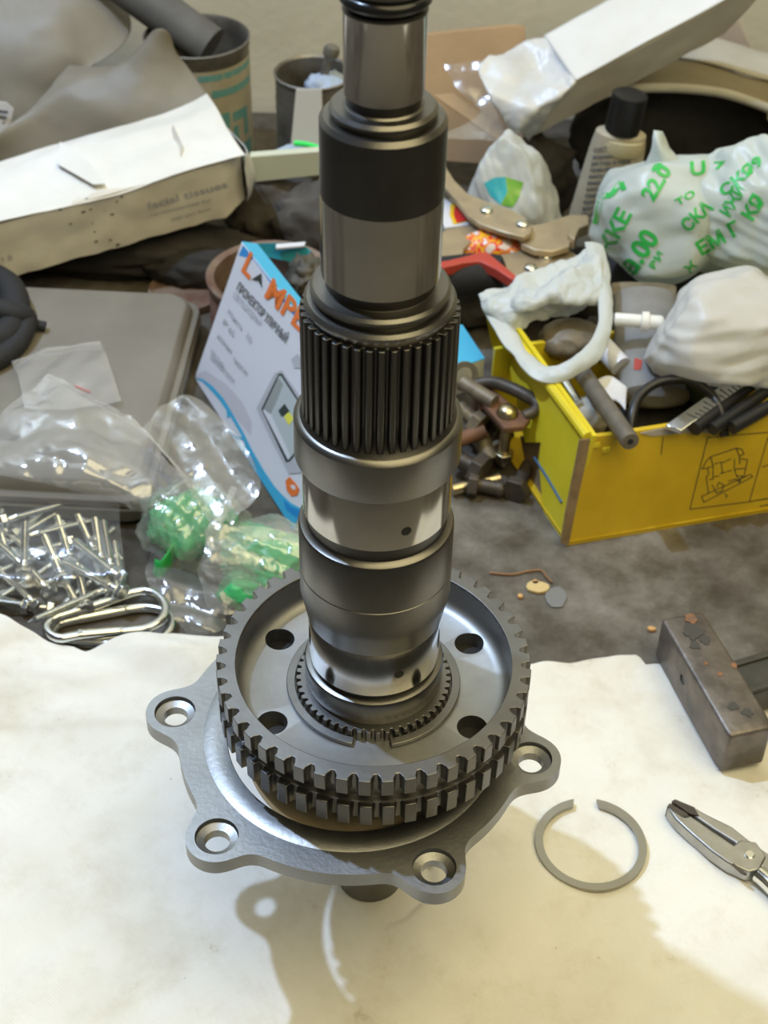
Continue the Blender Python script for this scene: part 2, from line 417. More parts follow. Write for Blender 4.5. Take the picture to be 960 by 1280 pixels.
f = [(j*(nx+1)+i, j*(nx+1)+i+1, (j+1)*(nx+1)+i+1, (j+1)*(nx+1)+i) for j in range(ny) for i in range(nx)]
cl = tag(obj('cotton_cloth', v, f, MT['cloth'], sharp=0), 'wrinkled off-white cotton cloth spread over the bench under the gear shaft', 'cloth')
m = cl.modifiers.new('thick', 'SOLIDIFY'); m.thickness = .0008; m.offset = -1

# ------------------------------------------------------------------ the gear shaft
G = thing('gear_shaft', (0, 0, 0), 'tall steel splined gear shaft standing upright with toothed drum and mounting plate', 'shaft')
def sec(name, prof, mt, seg=96, label=None, **k): return lathe(name, prof, MT[mt], G, seg=seg, label=label, **k)
sec('shaft_end', [(.0122, .462), (.0126, .4615), (.0130, .460), (.0130, .4425), (.0126, .4418)], 'ground')
ov = [(.0122+.0020*math.cos(a), .4393+.0020*math.sin(a)) for a in [2*PI*k/14 for k in range(14)]]
sec('oil_seal_ring', ov, 'rubber', closed=True, label='black rubber sealing ring')
sec('neck', [(.0122, .4425), (.0118, .442), (.0118, .4368), (.0129, .4362), (.0130, .4352)], 'oxide')
upj = sec('upper_journal', [(.0130, .4355), (.0130, .4350), (.0127, .4345), (.01255, .4088), (.0122, .4085)], 'polished')
sec('undercut', [(.0118, .4092), (.0118, .4046), (.0125, .4040)], 'oxide')
sec('shoulder', [(.0122, .4055), (.0128, .4049), (.0160, .4049), (.0171, .4038), (.0171, .4030), (.0160, .4022), (.0160, .4012), (.0190, .4012), (.0203, .3996)], 'ground')
sec('blackened_sleeve', [(.0190, .4011), (.0203, .3996), (.0203, .3745)], 'oxide')
sec('polished_journal', [(.02025, .3747), (.0202, .3445), (.0196, .3440)], 'polished')
sec('groove', [(.0187, .3446), (.0187, .3400), (.0194, .3394)], 'oxide')
sec('spline_flange', [(.0185, .3400), (.0200, .3396), (.0230, .3396), (.0240, .3385), (.0240, .3374), (.0226, .3362), (.0226, .3352), (.0252, .3350), (.0262, .3338), (.0262, .3325), (.0250, .3305), (.0250, .326)], 'ground')
o_, i_ = gear_loops(41, [(0, .0277), (.20, .0277), (.27, .0274), (.40, .0255), (.62, .0255), (.75, .0274), (.82, .0277)], .020)
vv, ff = ring_prism_vf(o_, i_, .2868, .3300)
def taper(vv, z1, c):
    for p in vv:
        if abs(p.z-z1) < 1e-6 and math.hypot(p.x, p.y) > .0265:
            s = 1-c/math.hypot(p.x, p.y); p.x *= s; p.y *= s
    return vv
mb = MB(); mb.add(vv, ff); spl = mb.build('spline_teeth', MT['spline_steel'], G, sharp=25, bevel=.00025)
sec('spline_root', [(.0250, .3290), (.0256, .2900), (.0272, .2868), (.0285, .2852)], 'oxide')
sec('thrust_collar', [(.0268, .2862), (.0275, .2853), (.0288, .2851), (.0298, .2846), (.0308, .2832), (.0309, .2675), (.0304, .2664), (.0270, .2664)], 'ground')
mj = sec('middle_journal', [(.02795, .2668), (.0282, .2660), (.0282, .2415), (.0276, .2410)], 'polished')
sec('oil_groove', [(.0272, .2420), (.0272, .2345), (.0285, .2330)], 'oxide')
sec('bearing_collar', [(.0272, .2352), (.0280, .2343), (.0294, .2337), (.0300, .2325), (.0300, .2112), (.02975, .2110), (.02975, .2106), (.0300, .2104), (.0300, .1985), (.0292, .1945), (.0275, .1850), (.0262, .1846)], 'ground')
lj = sec('lower_journal', [(.0268, .1860), (.0270, .1840), (.0270, .1612), (.0262, .1606)], 'polished')
sec('lower_groove', [(.0260, .1618), (.0260, .1575), (.0272, .1562)], 'oxide')
sec('hub_collar', [(.0262, .1580), (.0272, .1578), (.0284, .1574), (.0290, .1562), (.0288, .1480), (.0280, .1452), (.0280, .140)], 'ground')
# black discs painting the shade of the oil holes in the journals
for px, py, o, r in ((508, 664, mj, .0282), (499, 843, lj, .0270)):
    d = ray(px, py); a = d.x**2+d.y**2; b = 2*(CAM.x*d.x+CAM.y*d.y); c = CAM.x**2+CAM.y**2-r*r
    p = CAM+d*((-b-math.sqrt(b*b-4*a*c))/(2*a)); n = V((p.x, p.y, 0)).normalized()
    lathe('oil_hole_shade', [(.0017, -.0004), (.0017, .00006)], MT['rubber'], G, seg=20, o=p, axis=n)
    # dark ring round the painted hole disc
    lathe('oil_hole_rim', [(.0017, -.0003), (.0017, .0001), (.0020, .00008), (.0021, -.0003)], MT['hole_shade'], G, seg=20, o=p, axis=n, closed=True)
# drum: rim, web with six holes, two rows of teeth
drum = lathe('drum', [(.0580, .1545), (.0577, .1540), (.0574, .1445), (.0565, .1425), (.0545, .1408), (.0520, .1400), (.0300, .1400), (.0300, .1330), (.0560, .1330), (.0604, .1300), (.0604, .1545)], MT['drum_steel_lit'], G, seg=128, closed=True)
cut(drum, *[lathe_vf([(.0064, .12), (.0064, .15)], 32, (.0477*math.cos(R(a)), .0477*math.sin(R(a)), 0)) for a in (30, 150, 210, 330)])
hole_back = sec('web_hole_shade', [(.0300, .1329), (.0560, .1329), (.0560, .1322), (.0300, .1322)], 'hole_shade', closed=True)  # black disc below the web paints the shade inside its holes
tooth = [(0, .0620), (.20, .0620), (.32, .0640), (.34, .0658), (.86, .0658), (.88, .0640)]
o_, i_ = gear_loops(46, tooth, .0577, R(-90)+.02); mb = MB(); mb.add(*ring_prism_vf(o_, i_, .1465, .1550)); mb.build('upper_gear_teeth', MT['gear_steel'], G, sharp=20, bevel=.0003)
tooth2 = [(0, .0618), (.22, .0618), (.32, .0640), (.33, .0657), (.87, .0657), (.88, .0640)]
o_, i_ = gear_loops(46, tooth2, .0560, R(-90)+.03); mb = MB(); mb.add(*ring_prism_vf(o_, i_, .1280, .1392)); mb.build('lower_gear_teeth', MT['tooth_steel_shaded'], G, sharp=20, bevel=.0003)
sec('gear_band', [(.0604, .1404), (.0630, .1400), (.0630, .1388), (.0604, .1380)], 'gear_steel', closed=True)
# splined hub in the middle of the web and its retaining ring
o_, i_ = gear_loops(52, [(0, .0308), (.28, .0308), (.42, .0327), (.86, .0327)], .0275); mb = MB(); mb.add(*ring_prism_vf(o_, i_, .1385, .1450)); mb.build('hub_teeth', MT['gear_steel'], G, sharp=20, bevel=.0002)
out = []; inn = []
for k in range(73):
    a = R(-90+12.5+(335)*k/72); out.append((.0368*math.cos(a), .0368*math.sin(a))); inn.append((.0331*math.cos(a), .0331*math.sin(a)))
v = []; 
for z in (.1401, .1421):
    for p, q in zip(out, inn): v += [(p[0], p[1], z), (q[0], q[1], z)]
f = []; n = 73*2
for k in range(72):
    a = 2*k; f += [(a, a+1, a+3, a+2), (n+a, n+a+1, n+a+3, n+a+2), (a, a+2, n+a+2, n+a), (a+1, a+3, n+a+3, n+a+1)]
f += [(0, 1, n+1, n), (144, 145, n+145, n+144)]
obj('retaining_ring', v, f, MT['gear_steel'], G, sharp=30, bevel=.0003)
# mounting plate with five eared bolt holes
PC = V((-.009, -.003)); EARS = [173.8, -132.7, -63.4, -9.7, 112.0]
def plate_sdf(p):
    d = p.length-.0750
    for a in EARS:
        q = V((.0785*math.cos(R(a)), .0785*math.sin(R(a)))); e = (p-q).length-.0128; k = .011
        h = max(0, min(1, .5+.5*(e-d)/k)); d = e+(d-e)*h-k*h*(1-h)
    return d
out = []; inn = []; NP = 360
for k in range(NP):
    a = 2*PI*k/NP; u = V((math.cos(a), math.sin(a))); lo, hi = .05, .12
    for _ in range(30):
        mid = (lo+hi)/2
        if plate_sdf(u*mid) < 0: lo = mid
        else: hi = mid
    out.append(PC+u*lo); inn.append(PC+u*.0540)
plate = obj('mounting_plate', *ring_prism_vf(out, inn, .1045, .1120), MT['plate_steel'], G, sharp=30)
cuts = []
for a in EARS:
    c = (PC.x+.0785*math.cos(R(a)), PC.y+.0785*math.sin(R(a)), 0)
    cuts.append(lathe_vf([(.0053, .100), (.0053, .1088), (.0086, .1098), (.0092, .1130)], 32, c))
cut(plate, *cuts)
bv = plate.modifiers.new('bevel', 'BEVEL'); bv.width = .0009; bv.segments = 3; bv.limit_method = 'ANGLE'; bv.angle_limit = R(40)
lathe('plate_boss', [(.0540, .1110), (.0540, .1121), (.0543, .1124), (.0585, .1125), (.0640, .1121), (.0650, .1116)], MT['plate_steel'], G, seg=96, o=(PC.x, PC.y, 0), closed=True)
sec('lower_hub', [(.0300, .1330), (.0420, .1325), (.0430, .1300), (.0430, .1045), (.0425, .1040), (.0240, .0980), (.0235, .080), (.0180, .078)], 'ground')
sec('bore_ring', [(.0400, .1042), (.0552, .1042), (.0558, .1036), (.0558, .0995), (.0400, .0990)], 'tan_ring', closed=True, label='tan ring below the plate bore')  # tan ring set below the plate bore
sec('lower_shaft', [(.0180, .080), (.0180, .050), (.0164, .049), (.0164, .030), (.0158, .029), (.0155, .0022), (.0148, .0014)], 'ground')
o_, i_ = gear_loops(30, [(0, .0163), (.3, .0163), (.45, .0178), (.85, .0178)], .012); mb = MB(); mb.add(*ring_prism_vf(o_, i_, .030, .048)); mb.build('lower_spline', MT['spline_steel'], G, sharp=25)

# ------------------------------------------------------------------ loose things on the cloth
RC = at(738, 1057, .0028); h0 = cloth_h(RC.x, RC.y)
out = []; inn = []; NR = 90
for k in range(NR+1):
    a = R(103+(360-24)*k/NR); out.append((.0275*math.cos(a), .0275*math.sin(a))); b = a+(R(4) if k == 0 else R(-4) if k == NR else 0); inn.append((.0236*math.cos(b), .0236*math.sin(b)))
v = []; n = (NR+1)*2; f = []
for z in (.0030, .0052):
    for p, q in zip(out, inn): v += [(RC.x+p[0], RC.y+p[1], z), (RC.x+q[0], RC.y+q[1], z)]
for k in range(NR):
    a = 2*k; f += [(a, a+1, a+3, a+2), (n+a, n+a+1, n+a+3, n+a+2), (a, a+2, n+a+2, n+a), (a+1, a+3, n+a+3, n+a+1)]
f += [(0, 1, n+1, n), (2*NR, 2*NR+1, n+2*NR+1, n+2*NR)]
tag(obj('snap_ring', v, f, MT['ring_steel'], sharp=30, bevel=.0003), 'open steel snap ring lying flat on the cloth', 'ring')

# pliers
PL = thing('needle_nose_pliers', at(937, 1070, .003), 'steel long-nose pliers at the right edge of the cloth, jaws slightly open', 'pliers')
def flat(px, z0, z1): 
    lo = [at(x, y, z1) for x, y in px]; return prism_vf([V((p.x, p.y, z0)) for p in lo], (0, 0, z1-z0))
obj('lower_jaw', *flat([(834, 1009), (839, 1008), (856, 1021), (863, 1019), (890, 1038), (917, 1056), (925, 1050), (945, 1052), (958, 1070), (950, 1086), (936, 1090), (910, 1078), (890, 1064), (862, 1040), (845, 1024)], .003, .011), MT['plier_steel'], PL, bevel=.0008)
obj('upper_jaw', *flat([(841, 1001), (846, 999), (862, 1006), (888, 1020), (915, 1033), (935, 1049), (962, 1068), (980, 1086), (965, 1100), (944, 1072), (918, 1052), (892, 1036), (866, 1018), (848, 1008)], .0045, .0100), MT['plier_steel'], PL, bevel=.0008)
obj('jaw_tip', *flat([(834, 1008), (837, 1004), (858, 1016), (862, 1021), (853, 1021)], .0034, .0113), MT['dark_iron'], PL, label='darkened gripping tip')
obj('jaw_tip', *flat([(840, 1001), (844, 999), (868, 1009), (874, 1020), (862, 1017)], .0048, .0106), MT['dark_iron'], PL, label='darkened gripping tip')
pv = at(937, 1068, .0112); lathe('pivot', [(.0025, -.004), (.0025, .0003), (.0021, .0006)], MT['chrome'], PL, seg=24, o=pv)
for pts in ([(948, 1092), (962, 1104), (985, 1130), (1010, 1170), (1040, 1240)], [(968, 1080), (990, 1092), (1025, 1110), (1080, 1150), (1130, 1190)]):
    obj('handle', *tube_vf(spline([at(x, y, .0078) for x, y in pts], 5), .0045, 12), MT['chrome'], PL)
obj('lock_notch', *flat([(914, 1080), (917, 1079), (934, 1092), (933, 1094), (926, 1091)], .0105, .0112), MT['dark_iron'], PL)

# hammer
HM = thing('hammer', at(890, 870, 0), 'old rust-spotted steel hammer with dark handle beside the pliers', 'hammer')
ht = .0335; c0 = at(852, 766, ht); c1 = at(940, 914, ht); ax = (c1-c0); ax.z = 0; HLn = ax.length; ax.normalize(); sd = V((-ax.y, ax.x, 0)); hw = .0128
if sd.x < 0: sd = -sd
prof = [(-hw, .0035), (hw, .0035), (hw, ht), (-hw, ht)]
v = []; f = []; st = [(0, .80), (.012, .97), (.35, 1), (.65, 1), (.90, 1.0), (1.0, .95)]
for t, s in st:
    for a, z in prof: v.append(V((c0.x, c0.y, 0))+ax*(t*HLn)+sd*(a*s)+V((0, 0, (z-.0185)*s+.0185)))
for i in range(len(st)-1):
    for k in range(4): l = (k+1) % 4; f.append((4*i+k, 4*i+l, 4*i+4+l, 4*i+4+k))
f += [(0, 1, 2, 3), tuple(len(v)-4+k for k in range(4))]
hd = obj('hammer_head', v, f, MT['hammer_steel'], HM, sharp=40)
eo = V((c0.x, c0.y, .020))+ax*(HLn*.40)-sd*.02
bv = hd.modifiers.new('bevel', 'BEVEL'); bv.width = .0022; bv.segments = 3; bv.limit_method = 'ANGLE'; bv.angle_limit = R(40)
cut(hd, lathe_vf([(.0030, 0), (.0030, .012)], 20, eo, sd))
lathe('eye_hole_shade', [(.0029, .0078), (.0029, .0086), (.0010, .0088)], MT['rubber'], HM, seg=20, o=eo, axis=sd)  # black plug paints the shade inside the cut hole
def patch(name, c, r, mt, seed, z=.0004):
    n = 26; pts = []
    for k in range(n):
        a = 2*PI*k/n; q = r*(1+.55*noise.noise(V((math.cos(a)*1.6+seed, math.sin(a)*1.6, seed)))+.25*noise.noise(V((math.cos(a)*4+seed, math.sin(a)*4, seed))))
        pts.append(V(c)+ax*(q*math.cos(a)*1.25)+sd*(q*math.sin(a)))
    obj(name, *prism_vf(pts, (0, 0, z)), MT[mt], HM, smooth=False)
for k, (t, s, r, mt) in enumerate([(.17, .0, .0048, 'grime_and_hollow'), (.25, .004, .0030, 'grime_and_hollow'), (.28, -.003, .0026, 'grime_and_hollow'), (.80, -.002, .0026, 'grime_and_hollow'), (.86, .003, .0024, 'grime_and_hollow'), (.44, -.003, .0011, 'rust'), (.54, .001, .0014, 'rust'), (.06, .003, .0030, 'rust'), (.50, .0108, .0016, 'rust')]):
    patch('rust_spot' if mt == 'rust' else 'grime_spot', V((c0.x, c0.y, ht-.0001))+ax*(t*HLn)+sd*s, r, mt, k+1)
hs = V((c0.x, c0.y, .0045))+ax*(HLn*.52)+sd*.008; hdir = (sd*1.0+ax*-.10).normalized(); hx = hdir.cross(V((0, 0, 1))).normalized()
if hx.dot(ax) < 0: hx = -hx
mb = MB(); mb.add(*box_vf(hs-hx*.0115, hdir*.20, hx*.023, (0, 0, .019)))
mb.build('handle', MT['handle_dark'], HM, bevel=.002)
for s in (-1, 1): obj('handle_rib', *box_vf(hs+hx*(s*.0095-.002)+V((0, 0, .0185)), hdir*.20, hx*.004, (0, 0, .0022)), MT['handle_dark'], HM, bevel=.0008)

# carabiners
def px8(l): return [(x/4, 580+y/4) for x, y in l]
def carabiner(name, pts, z, gate, lab, hinge):
    pp = [at(x, y, z) for x, y in px8(pts)]; c = sum(pp, V((0, 0, 0)))/len(pp); T = thing(name, (c.x, c.y, z-.0027), lab, 'carabiner', 'steel carabiners by the screw bag')
    obj('body', *tube_vf(spline(pp, 8, True), .0028, 14, True), MT['zinc'], T)
    a, b = [at(x, y, z) for x, y in px8(gate)]; d = (b-a)
    obj('gate_sleeve', *tube_vf([a, a+d*.02, a+d*.98, b], [.0026, .0031, .0031, .0026], 14), MT['chrome'], T)
    lathe('hinge_rivet', [(.0014, -.0034), (.0014, .0034)], MT['zinc'], T, seg=12, o=a+d*.06)
    m_ = a+d*.95; lathe('gate_joint', [(.0032, -.0006), (.0034, 0), (.0032, .0006)], MT['zinc'], T, seg=16, o=m_, axis=d)
carabiner('carabiner', [(350, 890), (560, 898), (740, 893), (825, 862), (862, 800), (838, 748), (760, 720), (640, 726), (380, 775), (295, 800), (268, 845), (295, 882)], .0034, [(390, 772), (640, 725)], 'lower steel carabiner lying on the bench under another', None)
carabiner('carabiner', [(250, 850), (236, 808), (280, 768), (350, 745), (520, 692), (680, 640), (765, 645), (825, 700), (815, 770), (740, 820), (620, 838), (390, 860), (305, 872)], .0088, [(390, 858), (620, 837)], 'upper steel carabiner resting across the first one', None)

# ------------------------------------------------------------------ screws in the zip bag
def screw_proto():
    T = thing('lag_screw', (0, 0, 0), 'zinc-plated hex-head screw among others inside the clear zip bag', 'screw', 'screws in the zip bag')
    L = .046; r = .0023; prof = [(.0003, 0), (.0012, .003)]; n = 26
    for k in range(n): z = .004+k*(L-.010)/n; prof += [(r*.72, z), (r*1.1, z+.0006)]
    prof += [(r*.9, L-.006), (r*.9, L)]
    lathe('shank', prof, MT['zinc'], T, seg=10, local=True, sharp=50)
    hx_ = [(.0048*math.cos(k*PI/3), .0048*math.sin(k*PI/3), L) for k in range(6)]; mb = MB(); mb.add(*prism_vf(hx_, (0, 0, .0036))); mb.add(*lathe_vf([(.0046, L-.0006), (.0050, L), (.0050, L+.0003)], 16))
    mb.build('hex_head', MT['zinc'], T, local=True, bevel=.0003)
    return T, L
SP, SL = screw_proto(); first = [True]
def screw(tail, head, label=None):
    d = (head-tail).normalized(); q = d.to_track_quat('Z', 'X')
    if first[0]: r = SP; first[0] = False
    else:
        r = SP.copy(); COL.objects.link(r)
        for ch in SP.children: c = ch.copy(); COL.objects.link(c); c.parent = r
    r.rotation_mode = 'QUATERNION'; r.rotation_quaternion = q; r.location = head-d*SL
    if label: r['label'] = label
    return r
TOP = [((32, 615), (30, 714), .020, 'zinc screw lying head-down at the front of the zip bag, left side'),
       ((60, 693), (149, 738), .018, 'zinc screw pointing to the lower right corner of the zip bag'),
       ((86, 670), (150, 722), .015, 'zinc screw just above the corner screw in the zip bag'), ((117, 636), (127, 704), .012, None), ((127, 640), (139, 712), .012, None),
       ((138, 650), (153, 738), .009, 'zinc screw along the right edge of the zip bag'), ((88, 627), (8, 650), .016, 'zinc screw lying crosswise at the top of the pouch'),
       ((-15, 668), (30, 708), .013, None), ((60, 680), (78, 722), .013, 'zinc screw showing a broad hex head face in the zip bag'),
       ((20, 690), (60, 738), .010, None), ((65, 700), (100, 760), .008, None), ((95, 700), (108, 758), .009, None), ((100, 750), (128, 738), .013, None),
       ((5, 620), (-10, 700), .010, None), ((70, 640), (88, 700), .009, None), ((100, 650), (118, 690), .009, None), ((-25, 690), (45, 756), .006, None), ((0, 752), (60, 760), .005, None), ((-30, 740), (30, 757), .006, None)]
spl_ = None
for a, b, z, l in TOP:
    h = at(*b, z); t = at(*a, z+random.uniform(-.003, .004)); r_ = screw(t, h)
    if l and r_ is SP: spl_ = l
    elif l: r_['label'] = l
for k in range(14):
    c = at(random.uniform(-15, 125), random.uniform(640, 735), .005); a = random.uniform(0, 2*PI); d = V((math.cos(a), math.sin(a), random.uniform(-.06, .12)))
    h = c+d*.023; h.z = random.uniform(.0052, .010); t = c-d*.023; t.z = random.uniform(.003, .008); screw(t, h)
SP['label'] = spl_
ZB = thing('zip_bag', at(80, 690, 0), 'clear plastic zip bag full of zinc screws, its empty top folded back', 'bag')
def pts(l, z): return [at(x, y, z) for x, y in l]
rows_t = [pts([(-40, 600), (30, 598), (90, 606), (150, 612)], .016), pts([(-40, 640), (30, 640), (95, 645), (150, 655)], .030), pts([(-45, 690), (30, 690), (95, 695), (156, 705)], .029), pts([(-50, 735), (30, 738), (95, 738), (160, 740)], .022), pts([(-50, 764), (30, 768), (100, 768), (162, 752)], .003)]
sheet('pouch', rows_t, MT['pouch_film'], ZB, nu=16, nv=14, amp=.004, freq=55, seed=4, floor=.001)
rows_f = [[at(60, 468, .048), at(100, 490, .046), at(140, 515, .043), at(185, 545, .040), at(236, 600, .030)], [at(20, 505, .045), at(75, 520, .050), at(125, 548, .048), at(175, 580, .042), at(215, 615, .028)],
          [at(-15, 545, .042), at(50, 560, .050), at(110, 585, .048), at(155, 610, .040), at(178, 637, .026)], [at(-45, 585, .035), at(30, 600, .036), at(85, 606, .034), at(130, 618, .028), at(160, 628, .020)]]
sheet('folded_flap', rows_f, MT['zip_film'], ZB, nu=18, nv=18, amp=.012, freq=40, seed=9)
zp = [at(62, 470, .0485), at(100, 492, .0465), at(140, 516, .0435), at(186, 546, .0405), at(234, 598, .0305)]
obj('zip_strip', *tube_vf(spline(zp, 6), .0007, 6), MT['zip_film'], ZB)
Z2 = thing('zip_bag', at(85, 470, .03), 'small empty clear zip bag lying on the grey case lid', 'bag')
rows2 = [pts([(14, 452), (60, 436), (125, 426)], .035), pts([(24, 475), (75, 468), (138, 458)], .037), pts([(30, 510), (90, 512), (152, 502)], .034)]
sheet('film', rows2, MT['zip_film'], Z2, nu=12, nv=12, amp=.003, freq=55, seed=14)
obj('zip_strip', *tube_vf([at(17, 453, .0365), at(62, 438, .0365), at(124, 429, .0365)], .0006, 6), MT['zip_film'], Z2)
obj('red_zip_line', *tube_vf([at(94, 482, .036), at(112, 490, .036)], .0006, 6), MT['zip_red'], Z2, label='faint red line')

# ------------------------------------------------------------------ clear bag with green plastic in it
GB = thing('clear_bag', at(290, 690, 0), 'crumpled clear plastic bag holding green plastic, knotted, leaning on the lamp carton', 'bag')
for c, r, sd_, mt in [((240, 655), (.022, .020, .019), 3, 'green_plastic'), ((335, 700), (.026, .022, .017), 5, 'green_plastic'), ((310, 735), (.016, .012, .012), 8, 'green_plastic')]:
    p = at(*c, r[2]); crumple('green_wrapping', p, [q*1.12 for q in r], MT[mt], GB, amp=.14, freq=2.6, seed=sd_, n=14, sub=5)
for c, r, sd_ in [((243, 655), (.028, .025, .024), 21), ((335, 700), (.031, .027, .021), 23)]:
    crumple('film_pocket', at(*c, r[2]-.001), [q*1.12 for q in r], MT['clear_film'], GB, amp=.12, freq=2.6, seed=sd_, n=16, sub=6)
sheet('film_neck', [pts([(178, 540), (205, 505), (248, 500), (300, 548)], .058), pts([(205, 570), (232, 548), (270, 545), (318, 580)], .056), pts([(235, 608), (255, 598), (285, 592), (325, 612)], .050), pts([(262, 655), (270, 652), (280, 650), (290, 655)], .044)], MT['clear_film'], GB, nu=14, nv=12, amp=.006, freq=60, seed=31)
sheet('film_skirt', [pts([(262, 655), (272, 655), (282, 655), (292, 655)], .044), pts([(255, 690), (285, 690), (330, 680), (376, 668)], .036), pts([(248, 715), (290, 722), (335, 712), (378, 696)], .026), pts([(262, 760), (285, 768), (318, 758), (345, 738)], .010)], MT['clear_film'], GB, nu=14, nv=12, amp=.006, freq=60, seed=33)
obj('knot', *tube_vf(spline([at(292, 612, .049), at(283, 632, .048), at(271, 655, .047), at(263, 672, .042), at(265, 690, .038)], 6), [.0028]*6+[.0032]*6+[.0040]*6+[.0030]*6+[.0016], 10), MT['clear_film'], GB)
FS = sheet('film_scrap', [pts([(188, 690), (215, 668), (245, 690)], .004), pts([(182, 720), (215, 715), (262, 735)], .012), pts([(205, 760), (245, 765), (280, 760)], .010), pts([(238, 795), (270, 792), (285, 780)], .004)], MT['scrap_film'], nu=14, nv=12, amp=.008, freq=60, seed=41, floor=.001)
tag(FS, 'torn clear film scrap between the carabiners and the toothed drum', 'film')
cp = at(211, 722, .001)
CP = sheet('green_cap_strip', [[cp+V((-.009+.002*k, -.004*math.sin(k*.8), .002+.0005*k)) for k in range(6)], [cp+V((-.007+.0022*k, .003-.005*math.sin(k*.8), .012+.002*k)) for k in range(6)]], MT['green_bright'], nu=5, nv=5, amp=.001, freq=60, seed=2, thick=.0012)
tag(CP, 'small bright green curled plastic scrap between zip bag and green bag', 'scrap')

# ------------------------------------------------------------------ grey case lid
CS = thing('plastic_case', (-.27, .36, 0), 'flat grey-brown plastic tool case with rounded corners under the zip bags', 'case')
a0, a1 = at(250, 362, .03), at(182, 612, .03); ed = (a1-a0); ed.z = 0; W2 = ed.length; ed.normalize(); le = V((-ed.y, ed.x, 0)); le = le if le.x < 0 else -le
def rrect(inset, z, rad=.016, n=8, wl=.30):
    w, h = wl-inset*2, W2-inset*2; r = rad; o = V((a0.x, a0.y, 0))+le*inset+ed*inset; out = []
    for cx, cy, s in ((r, r, PI), (w-r, r, 1.5*PI), (w-r, h-r, 0), (r, h-r, .5*PI)):
        for k in range(n+1):
            t = s+.5*PI*k/n; q = o+le*(cx+r*math.cos(t))+ed*(cy+r*math.sin(t)); out.append(V((q.x, q.y, z)))
    return out
def loft(loops, cap=True):
    v = [p for l in loops for p in l]; n = len(loops[0]); f = []
    for i in range(len(loops)-1):
        for k in range(n): l = (k+1) % n; f.append((i*n+k, i*n+l, i*n+n+l, i*n+n+k))
    if cap: f += [tuple(range(n))[::-1], tuple(range(len(v)-n, len(v)))]
    return v, f
obj('case_base', *loft([rrect(.004, 0), rrect(-.001, .004), rrect(-.002, .014), rrect(.000, .0145)]), MT['case_side'], CS, bevel=.001)
obj('case_lid', *loft([rrect(-.001, .0155), rrect(-.001, .0200), rrect(.003, .0215), rrect(.004, .0265), rrect(.007, .0300)]), MT['case_grey'], CS, bevel=.0012)
# black padded cable coil on the case
BC = thing('black_cable', at(0, 400, .03), 'thick black padded cable coiled on the grey case at the left edge', 'cable')
obj('coil', *tube_vf(spline([at(-120, 385, .041), at(-70, 350, .042), at(-20, 345, .043), at(12, 362, .042), at(18, 398, .040), at(-5, 425, .039), at(-70, 435, .039)], 8, True), .0105, 14, True), MT['black_fabric'], BC)
obj('coil', *tube_vf(spline([at(-120, 430, .044), at(-70, 396, .050), at(-20, 385, .052), at(18, 392, .047), at(33, 400, .040), at(20, 430, .036), at(-15, 455, .036), at(-70, 468, .036)], 8, True), .0075, 12, True), MT['black_fabric'], BC)
obj('loose_end', *tube_vf(spline([at(20, 398, .038), at(38, 404, .036), at(57, 408, .034)], 6), .0035, 10), MT['black_fabric'], BC)

# ------------------------------------------------------------------ printed lamp carton
LB = thing('lamp_carton', at(300, 560, 0), 'white and blue printed floodlight carton propped on edge behind the shaft', 'carton')
BL = V((-.129, .4026, 0)); th = -1.1055; ld = V((math.cos(th), math.sin(th), 0)); nn = V((-ld.y, ld.x, 0)); wv = (nn*.0394+V((0, 0, .0977))); SS = wv.length; wv.normalize(); fn = ld.cross(wv); 
if fn.dot(CAM-BL) < 0: fn = -fn
LL = .172; o0 = BL+V((0, 0, .0012))
obj('carton_body', *box_vf(o0, ld*LL, wv*SS, -fn*.012), MT['box_white'], LB, bevel=.0005)
obj('carton_top_print', *prism_vf([o0+wv*SS-fn*.0003, o0+ld*LL+wv*SS-fn*.0003, o0+ld*LL+wv*SS-fn*.0118, o0+wv*SS-fn*.0118], wv*.0003), MT['print_cyan'], LB, smooth=False)
def facept(px, py, k): return on(px, py, o0+fn*(.00012*k), fn)
def uv_in(p): q = p-o0; return q.dot(ld), q.dot(wv)
def pface(name, poly, mt, k, clip=True):
    out = []
    for x, y in poly:
        p = facept(x, y, k)
        if clip:
            u, w = uv_in(p); u = min(max(u, .0004), LL-.0004); w = min(max(w, .0004), SS-.0004); p = o0+ld*u+wv*w+fn*(.00012*k)
        out.append(p)
    return obj(name, out, [tuple(range(len(out)))], MT[mt], LB, smooth=False)
def ribbon(a, b): return a+b[::-1]
z6 = lambda l: [(230+x/5.647, 290+y/5.647) for x, y in l]
z7 = lambda l: [(230+x/5.647, 470+y/5.647) for x, y in l]
pface('blue_band', z6([(430, 60), (480, 95), (830, 500), (930, 640), (930, 760), (780, 600), (690, 480), (640, 410), (570, 300), (490, 195), (385, 165)]), 'print_blue', 1)
pface('pale_band', z6([(560, 215), (830, 520), (930, 660), (930, 740), (800, 590), (700, 450)]), 'print_cyan', 2)
pface('lilac_field', z7([(60, -20), (150, -40), (300, 60), (410, 180), (480, 330), (470, 420), (330, 250), (200, 60)]), 'print_lilac', 1)
pface('blue_swoosh', ribbon(z7([(60, 0), (130, 20), (200, 70), (280, 160), (340, 260), (420, 400), (480, 520), (560, 660), (640, 780), (740, 890), (850, 970)]), z7([(60, 14), (130, 40), (180, 90), (250, 170), (320, 275), (400, 410), (440, 500), (520, 650), (600, 790), (720, 940), (850, 1100)])), 'print_cyan', 2)
pface('blue_swoosh', z7([(850, 965), (760, 900), (640, 790), (560, 690), (480, 560), (430, 480), (420, 560), (440, 680), (520, 810), (640, 960), (760, 1090), (850, 1160)]), 'print_cyan', 1)
pface('blue_edge', z7([(850, 985), (760, 925), (700, 870), (720, 940), (850, 1080)]), 'print_blue', 3)
